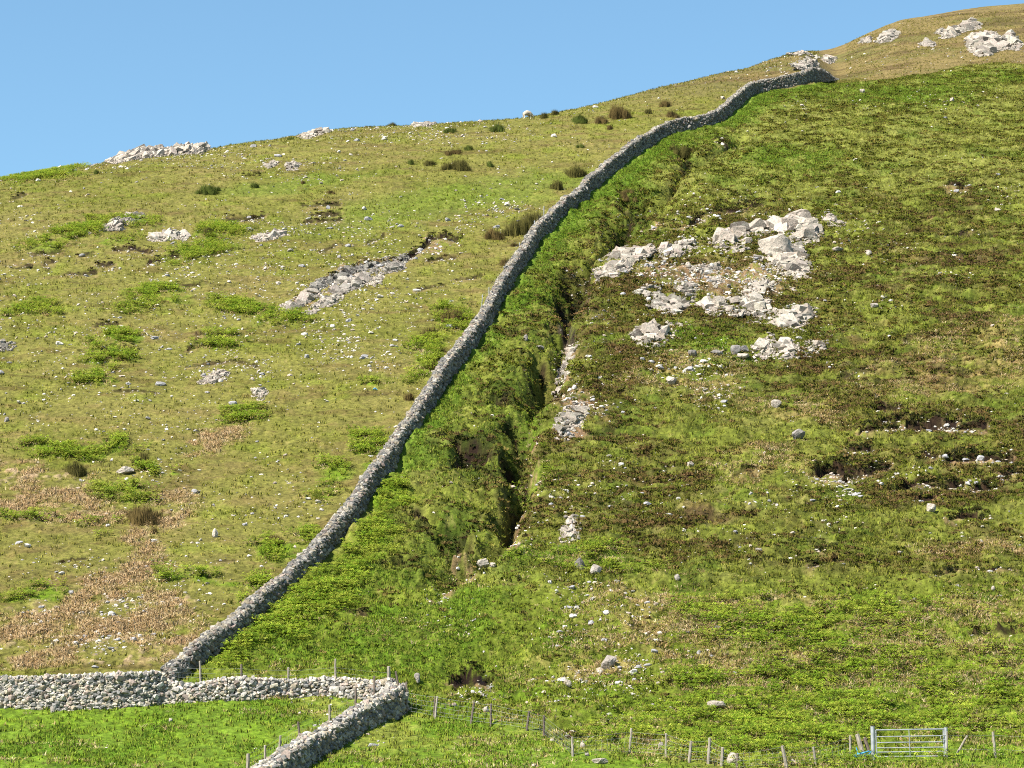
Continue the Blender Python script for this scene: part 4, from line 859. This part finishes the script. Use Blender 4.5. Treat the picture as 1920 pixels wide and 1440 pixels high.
for lab, px, py, w_, h_, t_ in RU:
    P = at(px, py)
    s = P.y/FPX
    key = (t_, rng.integers(0, 5))
    nclump = max(1, int(round(w_/14)))
    w_m = w_*s*1.45; h_m = h_*s*1.1
    # one clump = several bundles grown together
    nb = max(5, int(w_m/.13)); xo = rng.uniform(-.5, .5, nb)*max(w_m-.35, .02); yo = rng.uniform(-.5, .5, nb)*min(max(w_m*.8, .3), 1.5)
    zz = np.clip(grid_at(P.x+xo, P.y+yo+.2)-P.z, -.25, .6)
    hh = h_m*1.05*np.clip(1-.95*(xo/(w_m*.52))**2, .3, 1)*rng.uniform(.55, 1.15, nb)/.55
    M = rotz(rng.uniform(0, 6.28, nb))*np.stack([np.full(nb, .75)*np.clip(h_m/.5, .6, 1.4), np.full(nb, .75)*np.clip(h_m/.5, .6, 1.4), hh], 1)[:, None, :]
    v, f_, ii = instance(RB, rng.integers(0, 5, nb), M, np.stack([xo, yo+.2, zz], 1))
    C = rcol[t_]*rng.uniform(.75, 1.3, (nb, 1)); C = C[ii]*rng.uniform(.6, 1.4, (len(ii), 1))
    o = mesh_np('rush_clump', v, f_, M_RUSH, C); o.location = P; tag(o, lab, 'rushes')

# ------------------------------------------------------------------ fences
def tube(pts, rad, nseg=6, taper=None):
    pts = [Vector(p) for p in pts]; Vv = []; Ff = []
    for i, p in enumerate(pts):
        d = (pts[min(i+1, len(pts)-1)]-pts[max(i-1, 0)]).normalized()
        a = d.cross(Vector((0, 1, .3))).normalized() if abs(d.y) < .9 else d.cross(Vector((1, 0, 0))).normalized()
        b = d.cross(a); rr = rad*(taper[i] if taper else 1)
        for k in range(nseg):
            t = 2*math.pi*k/nseg; q = p+a*rr*math.cos(t)+b*rr*math.sin(t); Vv.append(q[:])
    for i in range(len(pts)-1):
        for k in range(nseg):
            k2 = (k+1) % nseg; Ff.append([i*nseg+k, i*nseg+k2, (i+1)*nseg+k2, (i+1)*nseg+k])
    e = (len(pts)-1)*nseg                      # caps
    for base_ in (0, e):
        c0 = len(Vv); Vv.append(pts[0 if base_ == 0 else -1][:])
        for k in range(0, nseg): Ff.append([base_+k, base_+(k+1) % nseg, c0, c0])
    return Vv, Ff
class MB:
    def __init__(s): s.V = []; s.F = []
    def add(s, vf):
        k = len(s.V); s.V += list(vf[0]); s.F += [[q+k for q in f] for f in vf[1]]; return s
    def build(s, name, mat, parent=None, loc=None):
        me = bpy.data.meshes.new(name)
        fs = [tuple(dict.fromkeys(f)) for f in s.F]
        L = Vector(loc) if loc else Vector((0, 0, 0))
        me.from_pydata([(Vector(v)-L)[:] for v in s.V], [], fs); me.materials.append(mat); me.update()
        o = bpy.data.objects.new(name, me); scene.collection.objects.link(o)
        if parent: o.parent = parent
        elif loc: o.location = loc
        return o
def post_geo(P, top, r=.055, square=False):
    """stake from ground P to top with a slightly uneven, tapering stem and a cut point"""
    P = Vector(P); top = Vector(top); n = 5; pts = []
    for i in range(n):
        t = i/(n-1); q = P.lerp(top, t)
        if 0 < i < n-1: q = q+Vector((random.uniform(-1, 1), random.uniform(-1, 1), 0))*.008
        pts.append(q)
    pts[0] = pts[0]-(top-P).normalized()*.25
    return tube(pts+[top+(top-P).normalized()*.02], r, 7, [1.0, 1.0, .97, .94, .92, .6])
def fence(label, posts, net=True, h=.95, r=.055, wires=(.12, .3, .5, .7, .92), stay=.3, mat=None, wr=.0032, breaks=()):
    """posts: (base px, base py, top px, top py[, dark][, radius])"""
    G = []
    for p in posts:
        B = at(p[0], p[1]); s = B.y/FPX
        hgt = up_at(B, p[2], p[3]); T_ = Vector((float(A_of(p[2], p[3]))*B.y, B.y+random.uniform(-.05, .05), B.z+hgt))
        G.append((B, T_, p[4] if len(p) > 4 else 0, p[5] if len(p) > 5 else r))
    root = empty('wire_fence', G[0][0]); tag(root, label, 'fence'); L0 = G[0][0]
    for B, T_, dk, rr in G:
        MB().add(post_geo(B, T_, rr)).build('post', M_POSTD if dk else (mat or M_POST), root, L0)
    if net:
        wb_ = MB(); nb_ = MB()
        for k in range(len(G)-1):
            if k in breaks: continue
            (a, at_, _, _), (b, bt_, _, _) = G[k], G[k+1]
            if (b-a).length < .5: continue
            ha = min((at_-a).length, 1.25); hb = min((bt_-b).length, 1.25)
            ua = (at_-a).normalized(); ub = (bt_-b).normalized(); front = Vector((0, -.06, 0))
            for w_ in wires:
                m_ = (a+b)/2; pa = a+ua*w_*min(ha/h, 1.02)+front; pb = b+ub*w_*min(hb/h, 1.02)+front
                mid = (pa+pb)/2; gz = float(grid_at(mid.x, mid.y)); mid.z = max(mid.z-.03, gz+.05+.8*w_ if w_ < .2 else mid.z-.03)
                wb_.add(tube([pa, mid, pb], wr, 3))
            Ln = (b-a).length; nst = max(1, int(Ln/stay))
            for j in range(1, nst):
                t = j/nst
                lo_ = (a+ua*wires[0]).lerp(b+ub*wires[0], t)+front; hi_ = (a+ua*wires[-2]).lerp(b+ub*wires[-2], t)+front
                nb_.add(tube([lo_, hi_], wr*.7, 3))
        if wb_.V: wb_.build('line_wire', M_WIRE, root, L0)
        if nb_.V: nb_.build('netting', M_WIRE, root, L0)
    return G
fence('wire netting fence on weathered posts behind the low field wall', [(311,1288,311,1245),(377,1292,375,1240),(452.5,1292,452.5,1246,1),(541,1296,541,1252),(629,1290,629,1236),(729,1300,729,1250,0,.09)])
fence('short netting fence on stakes along the shaded wall at the bottom', [(465,1462,465,1414,0,.075),(497,1448,497,1398),(522,1428,526,1380),(564,1402,559,1354,1),(618,1376,618,1322),(667,1344,667,1289,1),(702,1326,702,1268,1)], wires=(.2, .5, .8, 1.0))
fence('sagging wire fence from the field corner down to the gate', [(762,1338,762,1279,1),(816,1347,820,1306),(883,1357,889,1316,1),(920.5,1361,921,1320,1),(988,1370,992,1334,1),(1020.5,1381,1020,1342,1),(1074,1418,1073,1382),(1180.5,1415,1184,1366),(1249,1420,1249,1376),(1292,1430,1296,1390,0,.065),(1328,1432,1331,1384,0,.07),(1353,1436,1355,1402,0,.07),(1382,1442,1383,1413,1),(1475,1439,1467,1399,0,.075),(1530,1433,1525,1401),(1594,1426,1594,1380)], stay=.25)
fence('short wire fence right of the gate with one post', [(1776,1421,1776,1372,0,.03),(1867,1421,1862,1373,0,.06),(1960,1424,1960,1378)], net=True, wires=(.35, .9))
fence('thin stakes and wire standing along the left side of the long wall', [(903,577,905,553,0,.03),(917,558,917,539,0,.035),(947,522,945,500,0,.035),(975,478,974,456,0,.035),(1003,440,1002,414,0,.04),(1020,414,1020,387,0,.04)], mat=M_GALV, wires=(.5, .75, 1.0), stay=.6)
def stake(label, p, r=.05, dark=0):
    B = at(p[0], p[1]); T_ = Vector((float(A_of(p[2], p[3]))*B.y, B.y+.1, B.z+up_at(B, p[2], p[3])))
    o = MB().add(post_geo(B, T_, r)).build('wooden_stake', M_POSTD if dark else M_POST, None, B); tag(o, label, 'post'); return B, T_
stake('dark rail leaning against the end of the field corner wall', (756,1338,742,1259), .05, 1)
stake('short dark stake between the leaning rail and the corner post', (759,1336,756,1296), .045, 1)
stake('second thin stake touching the fence beside the gully scar', (813,1346,815.5,1306), .035, 1)
stake('small stub leaning left beside the boulder fence', (1495,1434,1486,1424), .045)
sA = stake('thick leaning post in the bundle left of the gate', (1621,1424,1608,1377), .10)
sB = stake('brown leaning post nearest the left gatepost', (1633,1421,1622,1383), .08, 1)
stake('bent stick leaning to the right, right of the gate', (1791,1418,1814,1380), .045)

# gate
GB = at(1641, 1421); GE = at(1771, 1421); gy0 = (GB.y+GE.y)/2; zg = min(GB.z, GE.z)
def gp(px, py, dy=0.0):
    return Vector((float(A_of(px, py))*gy0, gy0+dy, gy0*float(T_of_row(py))))
for lab, (bx, by, tx, ty, rr) in (('thick galvanised gatepost at the left hinge side of the gate', (1637.5,1426,1636,1363,.085)), ('galvanised gatepost at the right latch side of the gate', (1774.5,1421,1773.5,1365,.07))):
    b = gp(bx, by); b.z = min(b.z, float(grid_at(b.x, b.y))); t_ = gp(tx, ty)
    m = MB().add(tube([b-Vector((0, 0, .3)), t_, t_+Vector((0, 0, .02))], rr, 12, [1, 1, .8]))
    root = empty('gatepost', b); tag(root, lab, 'gatepost'); m.build('pillar', M_GALV, root, b)
    d_ = MB().add(tube([t_+Vector((0, 0, .015)), t_+Vector((0, 0, .035))], rr*1.12, 12)); d_.build('cap', M_GALV, root, b)
root = empty('field_gate', gp(1641, 1419)); L0 = gp(1641, 1419); tag(root, 'galvanised steel field gate with six rails, standing shut in the wire fence', 'gate')
m = MB()
for a, b in (((1642,1369),(1644,1419)), ((1768.5,1367),(1771,1418))): m.add(tube([gp(*a), gp(*b)], .028, 8))
m.build('frame', M_GALV, root, L0)
for yl, yr in ((1369,1367),(1381.5,1379.5),(1392.5,1391),(1402.5,1401),(1410.5,1408.8),(1419,1417.6)):
    MB().add(tube([gp(1642, yl), gp(1770, yr)], .024 if yl not in (1369, 1419) else .030, 8)).build('rail', M_GALV, root, L0)
MB().add(tube([gp(1704, 1368, -.03), gp(1706.5, 1419, -.03)], .016, 6)).build('brace', M_GALV, root, L0)
m = MB().add(tube([gp(1772, 1378.5, -.06), gp(1764, 1379, -.09), gp(1762.5, 1384, -.09), gp(1765, 1388, -.09), gp(1771, 1387.5, -.06)], .016, 6)); m.build('latch', M_GALV, root, L0)
for yy in (1375, 1414): MB().add(tube([gp(1636.5, yy, -.02), gp(1643, yy, -.02)], .022, 6)).build('hinge', M_GALV, root, L0)
# twine round the bundle of posts
tw = [gp(1596,1418,-.12), gp(1602,1416.5,-.16), gp(1609,1414,-.2), gp(1616,1412.5,-.2), gp(1621,1411,-.2), gp(1627,1409,-.18), gp(1632,1410,-.15), gp(1629,1414,-.15), gp(1621,1415.5,-.16), gp(1612,1417,-.16), gp(1604,1419,-.14), gp(1597,1420,-.12)]
m = MB().add(tube(tw, .028, 6)); m.add(tube([gp(1608,1415,-.18), gp(1606.5,1408,-.17), gp(1604.5,1402,-.15)], .022, 6)); m.add(tube([gp(1596,1416,-.1), gp(1598,1421,-.12), gp(1595,1422,-.1)], .02, 5))
o = m.build('twine', M_ROPE, None, tw[0]); tag(o, 'blue twine tied round the leaning posts left of the gate', 'rope')
o = MB().add(tube([at(703,732)+Vector((-.12, 0, .05)), at(703,732)+Vector((.0, 0, .14)), at(703,732)+Vector((.15, 0, .04))], .06, 6, [.5, 1, .4])).build('litter', M_ROPE, None, at(703, 732))
tag(o, 'small blue scrap of plastic caught in turf left of the wall', 'litter')

# ------------------------------------------------------------------ the sheep on the skyline
def skin(name, verts, edges, rads, mat, sub=2):
    me = bpy.data.meshes.new(name); me.from_pydata(verts, edges, []); o = bpy.data.objects.new(name, me); scene.collection.objects.link(o)
    md = o.modifiers.new('s', 'SKIN'); md.use_smooth_shade = True
    for v, r_ in zip(me.skin_vertices[0].data, rads): v.radius = r_ if isinstance(r_, tuple) else (r_, r_)
    me.skin_vertices[0].data[0].use_root = True
    s2 = o.modifiers.new('u', 'SUBSURF'); s2.levels = sub; s2.render_levels = sub
    dg = bpy.context.evaluated_depsgraph_get(); ev = o.evaluated_get(dg); m2 = bpy.data.meshes.new_from_object(ev)
    o.modifiers.clear(); o.data = m2; m2.materials.clear(); m2.materials.append(mat)
    return o
SP = at(989, 224); 
vs = [(-.42,0,.62),(-.15,0,.66),(.15,0,.66),(.38,0,.60),(.55,-.02,.50),(.64,-.05,.34),(.70,-.08,.20),
      (-.40,.16,.40),(-.42,.17,.18),(-.42,.17,0),(-.40,-.16,.40),(-.42,-.17,.18),(-.42,-.17,0),
      (.32,.15,.38),(.33,.16,.18),(.33,.16,0),(.32,-.15,.38),(.33,-.16,.18),(.33,-.16,0),(-.55,0,.55)]
es = [(0,1),(1,2),(2,3),(3,4),(4,5),(5,6),(0,7),(7,8),(8,9),(0,10),(10,11),(11,12),(3,13),(13,14),(14,15),(3,16),(16,17),(17,18),(0,19)]
rs = [.27,.31,.30,.24,.15,.10,.06,.11,.05,.04,.11,.05,.04,.09,.05,.04,.09,.05,.04,.08]
root = empty('sheep', SP); body = skin('body', vs, es, rs, M_WOOL)
for v in body.data.vertices:
    n_ = float(noise(np.array([v.co.x*14]), np.array([v.co.z*14+v.co.y*9]), 5)[0]); v.co += v.normal*.018*n_
body.data.materials.append(M_FACE)
for p in body.data.polygons:
    if p.center.x > .56 or p.center.z < .25: p.material_index = 1
body.parent = root
for sgn in (1, -1):
    MB().add(tube([Vector((.57, sgn*.06-.03, .40)), Vector((.55, sgn*.14-.03, .42)), Vector((.56, sgn*.19-.03, .39))], .03, 6, [.6, 1, .3])).build('ear', M_FACE, root)
root.rotation_euler = (0, 0, math.radians(22)); root.scale = (.95, .95, 1.0)
root.location.z = SP.z+.04
tag(root, 'woolly cream sheep grazing on the skyline with its head to the right', 'sheep')
print('objects', len(scene.objects), 'verts', sum(len(o.data.vertices) for o in scene.objects if o.type == 'MESH'))
